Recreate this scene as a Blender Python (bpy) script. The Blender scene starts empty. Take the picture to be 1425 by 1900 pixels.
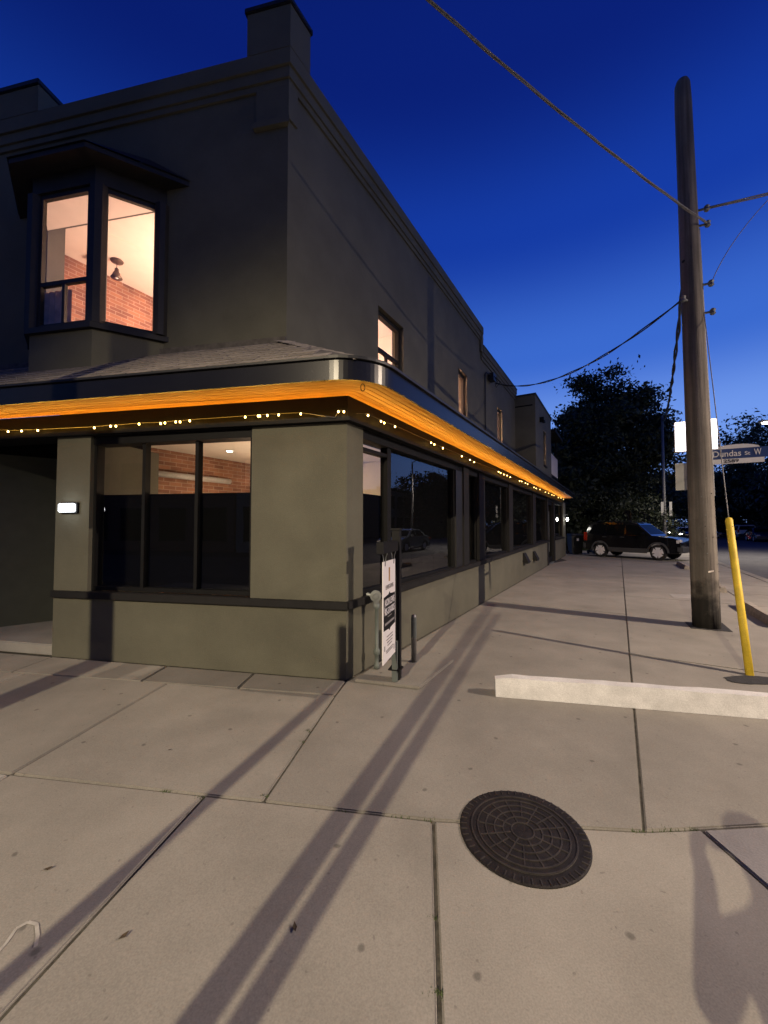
import bpy, bmesh, math, random
import numpy as np
from mathutils import Vector, Matrix
random.seed(7); rng = np.random.default_rng(7)
R = math.radians
sc = bpy.context.scene
COL = sc.collection
# ------------------------------------------------------------------ camera
FPX, IW, IH, PITCH, CAMH = 739.0, 1425.0, 1900.0, R(1.9), 1.55
cam = bpy.data.objects.new('camera', bpy.data.cameras.new('camera')); COL.objects.link(cam)
cam.location = (0, 0, CAMH); cam.rotation_euler = (R(90) + PITCH, 0, 0)
cam.data.sensor_fit = 'VERTICAL'; cam.data.sensor_height = 24; cam.data.lens = FPX / IH * 24
cam.data.clip_start = .05; cam.data.clip_end = 2000
sc.camera = cam
sc.render.resolution_x, sc.render.resolution_y = 768, 1024
# ------------------------------------------------------------------ world
SUN_AZ, SUN_EL = 35.0, -2.0            # just after sunset, afterglow ahead to the right
w = bpy.data.worlds.new('World'); sc.world = w; w.use_nodes = True
nt = w.node_tree; nt.nodes.clear()
def wn(t, **k):
    n = nt.nodes.new(t)
    for a, b in k.items(): setattr(n, a, b)
    return n
sky = wn('ShaderNodeTexSky', sky_type='NISHITA', sun_disc=False)
sky.sun_elevation = R(SUN_EL); sky.sun_rotation = R(SUN_AZ)
sky.air_density = 1.0; sky.dust_density = 0.3; sky.ozone_density = 6.0
# the blue hour: dome colour by height above the horizon, a little brighter towards the sunset
geo = wn('ShaderNodeTexCoord'); sep = wn('ShaderNodeSeparateXYZ')
nt.links.new(geo.outputs['Generated'], sep.inputs[0])
ramp = wn('ShaderNodeValToRGB'); cr = ramp.color_ramp; cr.interpolation = 'EASE'
def lin(c): return tuple((v / 255 / 12.92 if v / 255 < .04045 else ((v / 255 + .055) / 1.055) ** 2.4) for v in c) + (1,)
SKY = [(0.0, (128, 160, 228)), (0.2, (110, 150, 230)), (0.37, (57, 104, 203)), (0.58, (20, 59, 164)), (0.76, (9, 33, 122)), (1.0, (6, 20, 90))]
cr.elements[0].position = SKY[0][0]; cr.elements[0].color = lin(SKY[0][1])
cr.elements[1].position = SKY[-1][0]; cr.elements[1].color = lin(SKY[-1][1])
for p, c in SKY[1:-1]:
    e = cr.elements.new(p); e.color = lin(c)
nt.links.new(sep.outputs['Z'], ramp.inputs[0])
dot = wn('ShaderNodeVectorMath', operation='DOT_PRODUCT')
dot.inputs[1].default_value = (math.sin(R(SUN_AZ)), math.cos(R(SUN_AZ)), 0)
nt.links.new(geo.outputs['Generated'], dot.inputs[0])
az = wn('ShaderNodeMapRange'); az.inputs['From Min'].default_value = -1; az.inputs['From Max'].default_value = 1
az.inputs['To Min'].default_value = .35; az.inputs['To Max'].default_value = 1.1
nt.links.new(dot.outputs['Value'], az.inputs['Value'])
mul = wn('ShaderNodeMix', data_type='RGBA', blend_type='MULTIPLY'); mul.inputs[0].default_value = 1
nt.links.new(ramp.outputs[0], mul.inputs[6]); nt.links.new(az.outputs[0], mul.inputs[7])
bg1 = wn('ShaderNodeBackground'); bg1.inputs['Strength'].default_value = 0.05
nt.links.new(sky.outputs[0], bg1.inputs['Color'])
bg = wn('ShaderNodeBackground'); bg.inputs['Strength'].default_value = 0.95
nt.links.new(mul.outputs[2], bg.inputs['Color'])
add = wn('ShaderNodeAddShader'); wo = wn('ShaderNodeOutputWorld')
nt.links.new(bg.outputs[0], add.inputs[0]); nt.links.new(bg1.outputs[0], add.inputs[1]); nt.links.new(add.outputs[0], wo.inputs['Surface'])
# the sun has set: only a trace of it is left
sl = bpy.data.lights.new('sun', 'SUN'); sl.energy = 0.02; sl.angle = R(10); sl.color = (1, .85, .7)
so = bpy.data.objects.new('sun', sl); COL.objects.link(so)
so.rotation_euler = (R(86), 0, R(180 - SUN_AZ)); so.location = (0, 0, 60)
sc.view_settings.view_transform = 'Standard'; sc.view_settings.look = 'None'
sc.view_settings.exposure = 0.0; sc.view_settings.gamma = 1.0
sc.view_settings.use_curve_mapping = False

# ------------------------------------------------------------------ pixel -> place (directions only; distance from the ground or a wall)
def ray(px, py):
    x = (px - IW / 2) / FPX; y = -(py - IH / 2) / FPX
    return np.array([x, math.cos(PITCH) - y * math.sin(PITCH), math.sin(PITCH) + y * math.cos(PITCH)])
def on_z(px, py, z=0):
    r = ray(px, py); return r * ((z - CAMH) / r[2]) + [0, 0, CAMH]
def on_wall(px, py, p, d):
    r = ray(px, py); n = np.array([d[1], -d[0]]); q = r * (n.dot(p) / n.dot(r[:2])) + [0, 0, CAMH]
    return float((q[:2] - p).dot(d)), float(q[2])
def hd(a): return np.array([math.sin(R(a)), math.cos(R(a))])
# plan axes: side street wall runs along SD from corner C, shop front along FD
C = np.array([-.38, 4.04]); SD = hd(30.5); SN = np.array([SD[1], -SD[0]]); FD = hd(-78.5); FN = np.array([-FD[1], FD[0]])
if FN[1] > 0: FN = -FN
def P(t, w, z): q = C + t * SD + w * SN; return (q[0], q[1], z)          # side wall frame
def Q(t, o, z): q = C + t * FD + o * FN; return (q[0], q[1], z)          # shop front frame
MIT = (FN + SN) / (1 + FN.dot(SN))
U = np.array([-1.195, 4.80])                                             # corner of the upper storey
UO, UW = float((U - C).dot(FN)), float((U - C).dot(SN)); UT = float((U - C).dot(SD)); UF = float((U - C).dot(FD))
def PU(t, w, z): q = U + t * SD + w * SN; return (q[0], q[1], z)
def QU(t, o, z): q = U + t * FD + o * FN; return (q[0], q[1], z)

# ------------------------------------------------------------------ materials
MATS = {}
def mat(name, col, rough=.7, metal=0, var=.12, scale=6, bump=.0, bscale=60, spec=.5, emit=None, estr=0, coat=0, stretch=None, dirt=0):
    m = bpy.data.materials.new(name); m.use_nodes = True; t = m.node_tree; b = t.nodes['Principled BSDF']
    b.inputs['Roughness'].default_value = rough; b.inputs['Metallic'].default_value = metal
    b.inputs['Specular IOR Level'].default_value = spec; b.inputs['Coat Weight'].default_value = coat
    tc = t.nodes.new('ShaderNodeTexCoord'); mp = t.nodes.new('ShaderNodeMapping')
    t.links.new(tc.outputs['Object'], mp.inputs[0])
    if stretch: mp.inputs['Scale'].default_value = stretch
    n = t.nodes.new('ShaderNodeTexNoise'); n.inputs['Scale'].default_value = scale; n.inputs['Detail'].default_value = 6
    t.links.new(mp.outputs[0], n.inputs['Vector'])
    r = t.nodes.new('ShaderNodeValToRGB')
    r.color_ramp.elements[0].position = .3; r.color_ramp.elements[1].position = .7
    r.color_ramp.elements[0].color = tuple(max(0, c * (1 - var)) for c in col) + (1,)
    r.color_ramp.elements[1].color = tuple(min(1, c * (1 + var)) for c in col) + (1,)
    t.links.new(n.outputs['Fac'], r.inputs[0]); out = r.outputs[0]
    if dirt:
        n3 = t.nodes.new('ShaderNodeTexNoise'); n3.inputs['Scale'].default_value = .55; n3.inputs['Detail'].default_value = 8; n3.inputs['Roughness'].default_value = .65
        t.links.new(tc.outputs['Object'], n3.inputs['Vector'])
        r3 = t.nodes.new('ShaderNodeMapRange'); r3.inputs[1].default_value = .38; r3.inputs[2].default_value = .68; r3.inputs[3].default_value = 1 - dirt; r3.inputs[4].default_value = 1 + dirt * .35
        t.links.new(n3.outputs['Fac'], r3.inputs[0])
        n4 = t.nodes.new('ShaderNodeTexNoise'); n4.inputs['Scale'].default_value = 150; n4.inputs['Detail'].default_value = 2
        t.links.new(tc.outputs['Object'], n4.inputs['Vector'])
        r4 = t.nodes.new('ShaderNodeMapRange'); r4.inputs[1].default_value = .3; r4.inputs[2].default_value = .7; r4.inputs[3].default_value = 1 - dirt * .6; r4.inputs[4].default_value = 1 + dirt * .6
        t.links.new(n4.outputs['Fac'], r4.inputs[0])
        mm = t.nodes.new('ShaderNodeMath'); mm.operation = 'MULTIPLY'; t.links.new(r3.outputs[0], mm.inputs[0]); t.links.new(r4.outputs[0], mm.inputs[1])
        mx = t.nodes.new('ShaderNodeMix'); mx.data_type = 'RGBA'; mx.blend_type = 'MULTIPLY'; mx.inputs[0].default_value = 1
        t.links.new(out, mx.inputs[6]); t.links.new(mm.outputs[0], mx.inputs[7]); out = mx.outputs[2]
    t.links.new(out, b.inputs['Base Color'])
    if bump:
        n2 = t.nodes.new('ShaderNodeTexNoise'); n2.inputs['Scale'].default_value = bscale; n2.inputs['Detail'].default_value = 5
        t.links.new(mp.outputs[0], n2.inputs['Vector'])
        bp = t.nodes.new('ShaderNodeBump'); bp.inputs['Strength'].default_value = bump; bp.inputs['Distance'].default_value = .01
        t.links.new(n2.outputs['Fac'], bp.inputs['Height']); t.links.new(bp.outputs[0], b.inputs['Normal'])
    if emit:
        b.inputs['Emission Color'].default_value = tuple(emit) + (1,); b.inputs['Emission Strength'].default_value = estr
    MATS[name] = m; return m
M = MATS
mat('concrete', (.262, .245, .217), .9, var=.08, scale=2.5, bump=.13, bscale=90, dirt=.2)
mat('concrete_light', (.34, .325, .30), .9, var=.1, scale=3, bump=.3, bscale=70, dirt=.15)
mat('bed', (.09, .083, .066), 1, var=.4, scale=20, bump=.5, bscale=80)
mat('asphalt', (.085, .085, .09), .85, var=.2, scale=3, bump=.5, bscale=120, dirt=.2)
mat('patch', (.02, .02, .022), .9, var=.3, scale=20, bump=.6, bscale=60)
mat('soil', (.05, .045, .035), 1, var=.3, scale=5, bump=.5, bscale=30)
mat('stucco', (.120, .116, .086), .92, var=.1, scale=2, bump=.4, bscale=160, dirt=.17)
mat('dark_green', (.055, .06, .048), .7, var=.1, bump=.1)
mat('dark_frame', (.009, .009, .0095), .6, spec=.15, var=.15, bump=.05, bscale=120)
mat('grey_frame', (.017, .0165, .017), .65, spec=.15, var=.12, scale=8, bump=.05, bscale=120)
mat('bay_frame', (.013, .012, .012), .6, var=.2, bump=.1)
mat('fascia_metal', (.008, .008, .010), .27, spec=.3, metal=0, var=.1, scale=4, bump=.04, bscale=4)
mat('black_metal', (.012, .012, .013), .5, var=.2)
mat('shingle', (.24, .21, .18), .95, var=.3, scale=14, bump=.6, bscale=150)
mat('shingle_b', (.10, .09, .08), .95, var=.3, scale=14, bump=.6, bscale=150)
mat('wood', (.60, .29, .05), .55, var=.08, scale=2.2)
mat('cream', (.72, .66, .55), .9, var=.03)
mat('ceiling_paint', (.78, .72, .64), .9, var=.03)
mat('floorboard', (.18, .1, .06), .6, var=.2)
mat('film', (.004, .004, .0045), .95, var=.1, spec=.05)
mat('blind', (.75, .68, .6), .9, var=.05)
def sheer(name, col):
    m = bpy.data.materials.new(name); m.use_nodes = True; t = m.node_tree; b = t.nodes['Principled BSDF']; b.inputs['Base Color'].default_value = col + (1,); b.inputs['Roughness'].default_value = .9
    tr = t.nodes.new('ShaderNodeBsdfTranslucent'); tr.inputs[0].default_value = col + (1,); mx = t.nodes.new('ShaderNodeMixShader'); mx.inputs[0].default_value = .65
    t.links.new(b.outputs[0], mx.inputs[1]); t.links.new(tr.outputs[0], mx.inputs[2]); t.links.new(mx.outputs[0], t.nodes['Material Output'].inputs[0]); MATS[name] = m
sheer('sheer', (.9, .85, .82))
mat('white_paint', (.66, .65, .64), .75, var=.1, scale=9, bump=.18, bscale=70, dirt=.22)
mat('old_stop', (.3, .27, .23), .9, var=.2, scale=9, bump=.5, bscale=50, dirt=.2)
mat('sign_white', (.78, .76, .76), .45, var=.02)
mat('sign_black', (.008, .008, .009), .6, var=.1, spec=.2)
mat('sign_grey', (.25, .24, .24), .5, var=.1)
mat('gold', (.36, .2, .06), .5, var=.2)
mat('blue_sign', (.012, .045, .19), .4, var=.05)
mat('alu', (.42, .42, .41), .5, metal=.3, var=.06)
mat('galv', (.22, .235, .235), .5, metal=.6, var=.15, scale=12)
mat('green_grey', (.10, .118, .112), .6, var=.15)
mat('yellow', (.80, .57, .04), .6, var=.14, scale=7, bump=.12, dirt=.28)
mat('iron', (.018, .015, .014), .6, metal=.35, var=.35, scale=18, bump=.4, bscale=70)
mat('iron_edge', (.05, .044, .04), .5, metal=.35, var=.3, scale=18, bump=.3, bscale=70)
mat('car_black', (.006, .006, .007), .14, var=.1, coat=1)
mat('car_white', (.7, .7, .7), .2, var=.02, coat=1)
mat('car_silver', (.3, .34, .38), .22, metal=.4, var=.05, coat=1)
mat('car_blue', (.02, .03, .06), .2, var=.05, coat=1)
mat('cladding', (.05, .052, .055), .55, var=.1)
mat('tyre', (.015, .015, .016), .85, var=.2)
mat('rim', (.72, .73, .75), .35, metal=.0, var=.05)
mat('car_glass', (.005, .006, .007), .08, var=.05, spec=.12)
mat('lamp_clear', (.6, .6, .6), .15, var=.1)
mat('lamp_red', (.3, .02, .008), .2, var=.1)
mat('bin', (.012, .013, .013), .5, var=.2)
mat('cable', (.2, .2, .21), .6, var=.3, scale=30)
mat('cable_black', (.012, .012, .014), .6, var=.3, scale=30)
mat('steel_pole', (.2, .2, .2), .45, metal=.5, var=.15)
mat('weed', (.05, .075, .02), .9, var=.3)
mat('leaf_dry', (.05, .035, .02), .9, var=.3)
mat('chalk', (.38, .36, .33), .9, var=.2, scale=30)
mat('curtain', (.3, .2, .15), .9, var=.3)
mat('ornament', (.12, .09, .06), .4, metal=.5, var=.2)
mat('led', (1, .6, .2), .5, emit=(1, .5, .055), estr=45)
mat('led_dim', (1, .6, .2), .5, emit=(1, .5, .055), estr=15)
mat('bulb', (1, .8, .4), .5, emit=(1, .66, .2), estr=16)
mat('bulb_white', (1, 1, 1), .5, emit=(1, .97, .9), estr=22)
mat('sconce_lit', (1, 1, 1), .5, emit=(.92, .96, 1), estr=5)
mat('sign_lit', (1, 1, 1), .5, emit=(1, .93, .97), estr=2.6)
mat('downlight', (1, 1, 1), .5, emit=(1, .85, .65), estr=20)
mat('street_lens', (1, 1, 1), .5, emit=(1, .87, .7), estr=60)
mat('head_lit', (1, 1, 1), .5, emit=(1, .93, .82), estr=14)
mat('tail_lit', (1, .1, .05), .5, emit=(1, .08, .03), estr=8)

def glass_mat():
    m = bpy.data.materials.new('glass'); m.use_nodes = True; t = m.node_tree; t.nodes.clear()
    tr = t.nodes.new('ShaderNodeBsdfTransparent'); tr.inputs[0].default_value = (.9, .92, .91, 1)
    gl = t.nodes.new('ShaderNodeBsdfGlossy'); gl.inputs['Roughness'].default_value = .003
    fr = t.nodes.new('ShaderNodeFresnel'); ge = t.nodes.new('ShaderNodeNewGeometry'); io = t.nodes.new('ShaderNodeMapRange'); io.inputs[3].default_value = 1.9; io.inputs[4].default_value = 1 / 1.9
    t.links.new(ge.outputs['Backfacing'], io.inputs[0]); t.links.new(io.outputs[0], fr.inputs['IOR'])
    mx = t.nodes.new('ShaderNodeMixShader'); o = t.nodes.new('ShaderNodeOutputMaterial')
    n = t.nodes.new('ShaderNodeTexNoise'); n.inputs['Scale'].default_value = 1.3
    tc = t.nodes.new('ShaderNodeTexCoord'); t.links.new(tc.outputs['Object'], n.inputs['Vector'])
    bp = t.nodes.new('ShaderNodeBump'); bp.inputs['Strength'].default_value = .02; bp.inputs['Distance'].default_value = .05
    t.links.new(n.outputs['Fac'], bp.inputs['Height']); t.links.new(bp.outputs[0], gl.inputs['Normal'])
    t.links.new(fr.outputs[0], mx.inputs[0]); t.links.new(tr.outputs[0], mx.inputs[1]); t.links.new(gl.outputs[0], mx.inputs[2])
    t.links.new(mx.outputs[0], o.inputs[0]); MATS['glass'] = m
glass_mat()
def brick_mat():
    m = mat('brick', (.3, .12, .07), .9, var=.2); t = m.node_tree; b = t.nodes['Principled BSDF']
    tc = t.nodes.new('ShaderNodeTexCoord')
    # u = distance along the wall, v = height
    dp = t.nodes.new('ShaderNodeVectorMath'); dp.operation = 'DOT_PRODUCT'; dp.inputs[1].default_value = (SD[0], SD[1], 0)
    t.links.new(tc.outputs['Object'], dp.inputs[0])
    sp = t.nodes.new('ShaderNodeSeparateXYZ'); t.links.new(tc.outputs['Object'], sp.inputs[0])
    cb = t.nodes.new('ShaderNodeCombineXYZ'); t.links.new(dp.outputs['Value'], cb.inputs[0]); t.links.new(sp.outputs['Z'], cb.inputs[1])
    br = t.nodes.new('ShaderNodeTexBrick'); br.inputs['Scale'].default_value = 1; br.inputs['Brick Width'].default_value = .21; br.inputs['Row Height'].default_value = .067
    br.inputs['Mortar Size'].default_value = .006; br.inputs['Color1'].default_value = (.37, .18, .105, 1); br.inputs['Color2'].default_value = (.22, .10, .065, 1)
    br.inputs['Mortar'].default_value = (.40, .28, .21, 1); br.offset = .5
    t.links.new(cb.outputs[0], br.inputs['Vector'])
    nn = t.nodes.new('ShaderNodeTexNoise'); nn.inputs['Scale'].default_value = 3; t.links.new(tc.outputs['Object'], nn.inputs['Vector'])
    mx = t.nodes.new('ShaderNodeMix'); mx.data_type = 'RGBA'; mx.blend_type = 'OVERLAY'; mx.inputs[0].default_value = .6
    t.links.new(br.outputs['Color'], mx.inputs[6]); t.links.new(nn.outputs['Fac'], mx.inputs[7])
    t.links.new(mx.outputs[2], b.inputs['Base Color'])
    bp = t.nodes.new('ShaderNodeBump'); bp.inputs['Strength'].default_value = .6; bp.invert = True; bp.inputs['Distance'].default_value = .01
    t.links.new(br.outputs['Fac'], bp.inputs['Height']); t.links.new(bp.outputs[0], b.inputs['Normal'])
brick_mat()
def leaf_mat(name, c1, c2):
    m = bpy.data.materials.new(name); m.use_nodes = True; t = m.node_tree; b = t.nodes['Principled BSDF']
    g = t.nodes.new('ShaderNodeNewGeometry'); r = t.nodes.new('ShaderNodeValToRGB')
    r.color_ramp.elements[0].color = c1 + (1,); r.color_ramp.elements[1].color = c2 + (1,)
    t.links.new(g.outputs['Random Per Island'], r.inputs[0]); t.links.new(r.outputs[0], b.inputs['Base Color'])
    b.inputs['Roughness'].default_value = .6
    MATS[name] = m
M['car_glass'].node_tree.nodes['Principled BSDF'].inputs['IOR'].default_value = 1.22
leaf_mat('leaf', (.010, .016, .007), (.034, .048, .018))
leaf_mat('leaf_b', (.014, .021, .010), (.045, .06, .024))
mat('bark', (.08, .065, .05), .95, var=.4, scale=10, bump=.8, bscale=20, stretch=(1, 1, .15))
def pole_mat():
    m = mat('pole_wood', (.19, .168, .142), .9, var=.5, scale=16, bump=1.0, bscale=34, stretch=(1, 1, .035), dirt=.4)
    # creosote stain with a ragged edge over the lowest metre
    t = m.node_tree; b = t.nodes['Principled BSDF']; src = b.inputs['Base Color'].links[0].from_socket
    tc = t.nodes.new('ShaderNodeTexCoord'); sp = t.nodes.new('ShaderNodeSeparateXYZ'); t.links.new(tc.outputs['Object'], sp.inputs[0])
    n = t.nodes.new('ShaderNodeTexNoise'); n.inputs['Scale'].default_value = 5; n.inputs['Detail'].default_value = 6; t.links.new(tc.outputs['Object'], n.inputs['Vector'])
    ma = t.nodes.new('ShaderNodeMath'); ma.operation = 'MULTIPLY_ADD'; ma.inputs[1].default_value = 1.3; t.links.new(n.outputs['Fac'], ma.inputs[0])
    ng = t.nodes.new('ShaderNodeMath'); ng.operation = 'MULTIPLY'; ng.inputs[1].default_value = -1; t.links.new(sp.outputs['Z'], ng.inputs[0]); t.links.new(ng.outputs[0], ma.inputs[2])
    mr = t.nodes.new('ShaderNodeMapRange'); mr.inputs[1].default_value = -.12; mr.inputs[2].default_value = .28; mr.inputs[3].default_value = 1; mr.inputs[4].default_value = .12; t.links.new(ma.outputs[0], mr.inputs[0])
    mx = t.nodes.new('ShaderNodeMix'); mx.data_type = 'RGBA'; mx.blend_type = 'MULTIPLY'; mx.inputs[0].default_value = 1
    t.links.new(src, mx.inputs[6]); t.links.new(mr.outputs[0], mx.inputs[7]); t.links.new(mx.outputs[2], b.inputs['Base Color'])
pole_mat()

# ------------------------------------------------------------------ mesh builders
class MB:
    def __init__(s): s.v = []; s.f = []
    def poly(s, pts):
        i = len(s.v); s.v += [tuple(map(float, p)) for p in pts]; s.f.append(list(range(i, i + len(pts)))); return s
    def hexa(s, b, t):                       # bottom ring (ccw from above) and top ring
        i = len(s.v); n = len(b); s.v += [tuple(map(float, p)) for p in list(b) + list(t)]
        s.f.append([i + k for k in range(n)][::-1]); s.f.append([i + n + k for k in range(n)])
        for k in range(n): s.f.append([i + k, i + (k + 1) % n, i + n + (k + 1) % n, i + n + k])
        return s
    def prism(s, plan, z0, z1):
        a = sum(plan[k][0] * plan[(k + 1) % len(plan)][1] - plan[(k + 1) % len(plan)][0] * plan[k][1] for k in range(len(plan)))
        if a < 0: plan = plan[::-1]
        return s.hexa([(p[0], p[1], z0) for p in plan], [(p[0], p[1], z1) for p in plan])
    def box(s, x0, x1, y0, y1, z0, z1): return s.prism([(x0, y0), (x1, y0), (x1, y1), (x0, y1)], z0, z1)
    def fr(s, F, t0, t1, o0, o1, z0, z1):    # box in a wall frame F(t, o, z)
        return s.prism([F(t0, o0, 0)[:2], F(t1, o0, 0)[:2], F(t1, o1, 0)[:2], F(t0, o1, 0)[:2]], z0, z1)
    def tube(s, pts, r, n=8, cap=True):
        pts = [Vector(p) for p in pts]; rs = r if isinstance(r, (list, tuple)) else [r] * len(pts); i0 = len(s.v)
        for k, p in enumerate(pts):
            d = (pts[min(k + 1, len(pts) - 1)] - pts[max(k - 1, 0)]).normalized()
            a = d.cross(Vector((0, 0, 1)))
            if a.length < 1e-3: a = Vector((1, 0, 0))
            a.normalize(); b = a.cross(d)
            for j in range(n):
                g = 2 * math.pi * j / n; s.v.append(tuple(p + rs[k] * (math.cos(g) * a + math.sin(g) * b)))
        for k in range(len(pts) - 1):
            for j in range(n):
                a = i0 + k * n + j; b = i0 + k * n + (j + 1) % n; s.f.append([a, b, b + n, a + n])
        if cap: s.f.append([i0 + j for j in range(n)][::-1]); e = i0 + (len(pts) - 1) * n; s.f.append([e + j for j in range(n)])
        return s
    def lathe(s, c, prof, n=24):             # profile [(r, z)]
        i0 = len(s.v)
        for r_, z in prof:
            for j in range(n):
                g = 2 * math.pi * j / n; s.v.append((c[0] + r_ * math.cos(g), c[1] + r_ * math.sin(g), c[2] + z))
        for k in range(len(prof) - 1):
            for j in range(n):
                a = i0 + k * n + j; b = i0 + k * n + (j + 1) % n; s.f.append([a, b, b + n, a + n])
        s.f.append([i0 + j for j in range(n)][::-1]); e = i0 + (len(prof) - 1) * n; s.f.append([e + j for j in range(n)])
        return s
    def build(s, name, m, parent=None, bevel=0, smooth=False, seg=2):
        off = Vector((0, 0, 0)); p = parent
        while p: off += p.location; p = p.parent
        me = bpy.data.meshes.new(name); me.from_pydata([tuple(Vector(v) - off) for v in s.v], [], s.f)
        if isinstance(m, str): m = M[m]
        me.materials.append(m)
        if bevel:
            bm = bmesh.new(); bm.from_mesh(me); bmesh.ops.recalc_face_normals(bm, faces=bm.faces)
            bmesh.ops.bevel(bm, geom=[e for e in bm.edges if len(e.link_faces) == 2 and e.calc_face_angle(0) > .5], offset=bevel, segments=seg, affect='EDGES', clamp_overlap=True)
            bm.to_mesh(me); bm.free()
        if smooth:
            for f in me.polygons: f.use_smooth = True
        o = bpy.data.objects.new(name, me); COL.objects.link(o); o.parent = parent; return o
def tag(o, label=None, cat=None, group=None, kind=None):
    if label: o['label'] = label
    if cat: o['category'] = cat
    if group: o['group'] = group
    if kind: o['kind'] = kind
    return o
def thing(name, loc, label, cat, group=None):
    o = bpy.data.objects.new(name, None); COL.objects.link(o); o.location = loc; o.empty_display_size = .2
    return tag(o, label, cat, group)
def copy_tree(o, parent=None):
    c = o.copy(); COL.objects.link(c); c.parent = parent
    for ch in list(o.children): copy_tree(ch, c)
    return c
def lettering(txt, size, m, parent, origin, xdir, ydir, extrude=.0015, name='lettering', bold=0, xs=1, align='CENTER', fit=None):
    cu = bpy.data.curves.new('t', 'FONT'); cu.body = txt; cu.size = size; cu.extrude = extrude; cu.align_x = align; cu.align_y = 'CENTER'; cu.offset = bold
    ob = bpy.data.objects.new('t', cu); COL.objects.link(ob)
    me = bpy.data.meshes.new_from_object(ob.evaluated_get(bpy.context.evaluated_depsgraph_get()))
    bpy.data.objects.remove(ob)
    x = Vector(xdir).normalized(); y = Vector(ydir).normalized(); zz = x.cross(y); off = Vector((0, 0, 0)); p = parent
    while p: off += p.location; p = p.parent
    if fit:
        xx = [v.co.x for v in me.vertices]; xs = fit / (max(xx) - min(xx))
    for v in me.vertices: v.co = Vector(origin) + x * v.co.x * xs + y * v.co.y + zz * v.co.z - off
    me.materials.clear(); me.materials.append(M[m])
    o = bpy.data.objects.new(name, me); COL.objects.link(o); o.parent = parent; return o
def path_pts(o, tf, ts, arc=0, nseg=8):      # plan polyline at offset o: from tf along the front, round the corner, to ts along the side
    pts = [Q(tf, o, 0)[:2]]
    if arc and o > 0:
        a0 = math.atan2(FN[1], FN[0]); a1 = math.atan2(SN[1], SN[0])
        for k in range(nseg + 1):
            a = a0 + (a1 - a0) * k / nseg; pts.append((C[0] + o * math.cos(a), C[1] + o * math.sin(a)))
    else:
        q = C + o * MIT; pts.append((q[0], q[1]))
    return pts + [P(ts, o, 0)[:2]]
def strip(mb, o0, o1, z0, z1, tf, ts, arc=0):
    a = path_pts(o0, tf, ts, arc); b = path_pts(o1, tf, ts, arc)
    if len(a) != len(b): a = [a[0]] + [a[1]] * (len(b) - 2) + [a[-1]]
    for k in range(len(a) - 1):
        if abs(a[k][0] - a[k + 1][0]) + abs(a[k][1] - a[k + 1][1]) < 1e-6: mb.prism([a[k], b[k], b[k + 1]], z0, z1)
        else: mb.prism([a[k], b[k], b[k + 1], a[k + 1]], z0, z1)
    return mb
def lamp(name, kind, loc, energy, color, parent=None, radius=.1, **k):
    l = bpy.data.lights.new(name, kind); l.energy = energy; l.color = color
    if hasattr(l, 'shadow_soft_size'): l.shadow_soft_size = radius
    for a, b in k.items(): setattr(l, a, b)
    o = bpy.data.objects.new(name, l); COL.objects.link(o)
    off = Vector((0, 0, 0)); p = parent
    while p: off += p.location; p = p.parent
    o.location = Vector(loc) - off; o.parent = parent; return o
def obj_random(name, lo, hi):
    m = M[name]; t = m.node_tree; b = t.nodes['Principled BSDF']; l = b.inputs['Base Color'].links[0]; src = l.from_socket
    oi = t.nodes.new('ShaderNodeObjectInfo'); mr = t.nodes.new('ShaderNodeMapRange'); mr.inputs[3].default_value = lo; mr.inputs[4].default_value = hi
    t.links.new(oi.outputs['Random'], mr.inputs[0])
    mx = t.nodes.new('ShaderNodeMix'); mx.data_type = 'RGBA'; mx.blend_type = 'MULTIPLY'; mx.inputs[0].default_value = 1
    t.links.new(src, mx.inputs[6]); t.links.new(mr.outputs[0], mx.inputs[7]); t.links.new(mx.outputs[2], b.inputs['Base Color'])
obj_random('concrete', .88, 1.08); obj_random('wood', .9, 1.06); obj_random('shingle', .75, 1.15)

def spots(name):
    m = M[name]; t = m.node_tree; b = t.nodes['Principled BSDF']; src = b.inputs['Base Color'].links[0].from_socket
    tc = t.nodes.new('ShaderNodeTexCoord'); out = src
    for sc_, lim, dark in ((1.7, .03, .55), (4.5, .03, .72), (.6, .14, .88), (9., .045, .84)):
        v = t.nodes.new('ShaderNodeTexVoronoi'); v.voronoi_dimensions = '2D'; v.inputs['Scale'].default_value = sc_; v.inputs['Randomness'].default_value = 1
        nz_ = t.nodes.new('ShaderNodeTexNoise'); nz_.inputs['Scale'].default_value = sc_ * 3; t.links.new(tc.outputs['Object'], nz_.inputs['Vector'])
        ad_ = t.nodes.new('ShaderNodeMix'); ad_.data_type = 'VECTOR'; ad_.inputs[0].default_value = .06; t.links.new(tc.outputs['Object'], ad_.inputs[4]); t.links.new(nz_.outputs['Color'], ad_.inputs[5]); t.links.new(ad_.outputs[1], v.inputs['Vector'])
        mr = t.nodes.new('ShaderNodeMapRange'); mr.inputs[1].default_value = lim * .5; mr.inputs[2].default_value = lim; mr.inputs[3].default_value = dark; mr.inputs[4].default_value = 1; t.links.new(v.outputs['Distance'], mr.inputs[0])
        mx = t.nodes.new('ShaderNodeMix'); mx.data_type = 'RGBA'; mx.blend_type = 'MULTIPLY'; mx.inputs[0].default_value = 1; t.links.new(out, mx.inputs[6]); t.links.new(mr.outputs[0], mx.inputs[7]); out = mx.outputs[2]
    t.links.new(out, b.inputs['Base Color'])
spots('concrete')
# ================================================================== SETTING
g = MB(); N = 24
ring = [(600 * math.cos(2 * math.pi * k / N) + 20, 600 * math.sin(2 * math.pi * k / N) + 40, -.17) for k in range(N)]
g.poly(ring); tag(g.build('ground', 'soil'), kind='structure')
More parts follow.
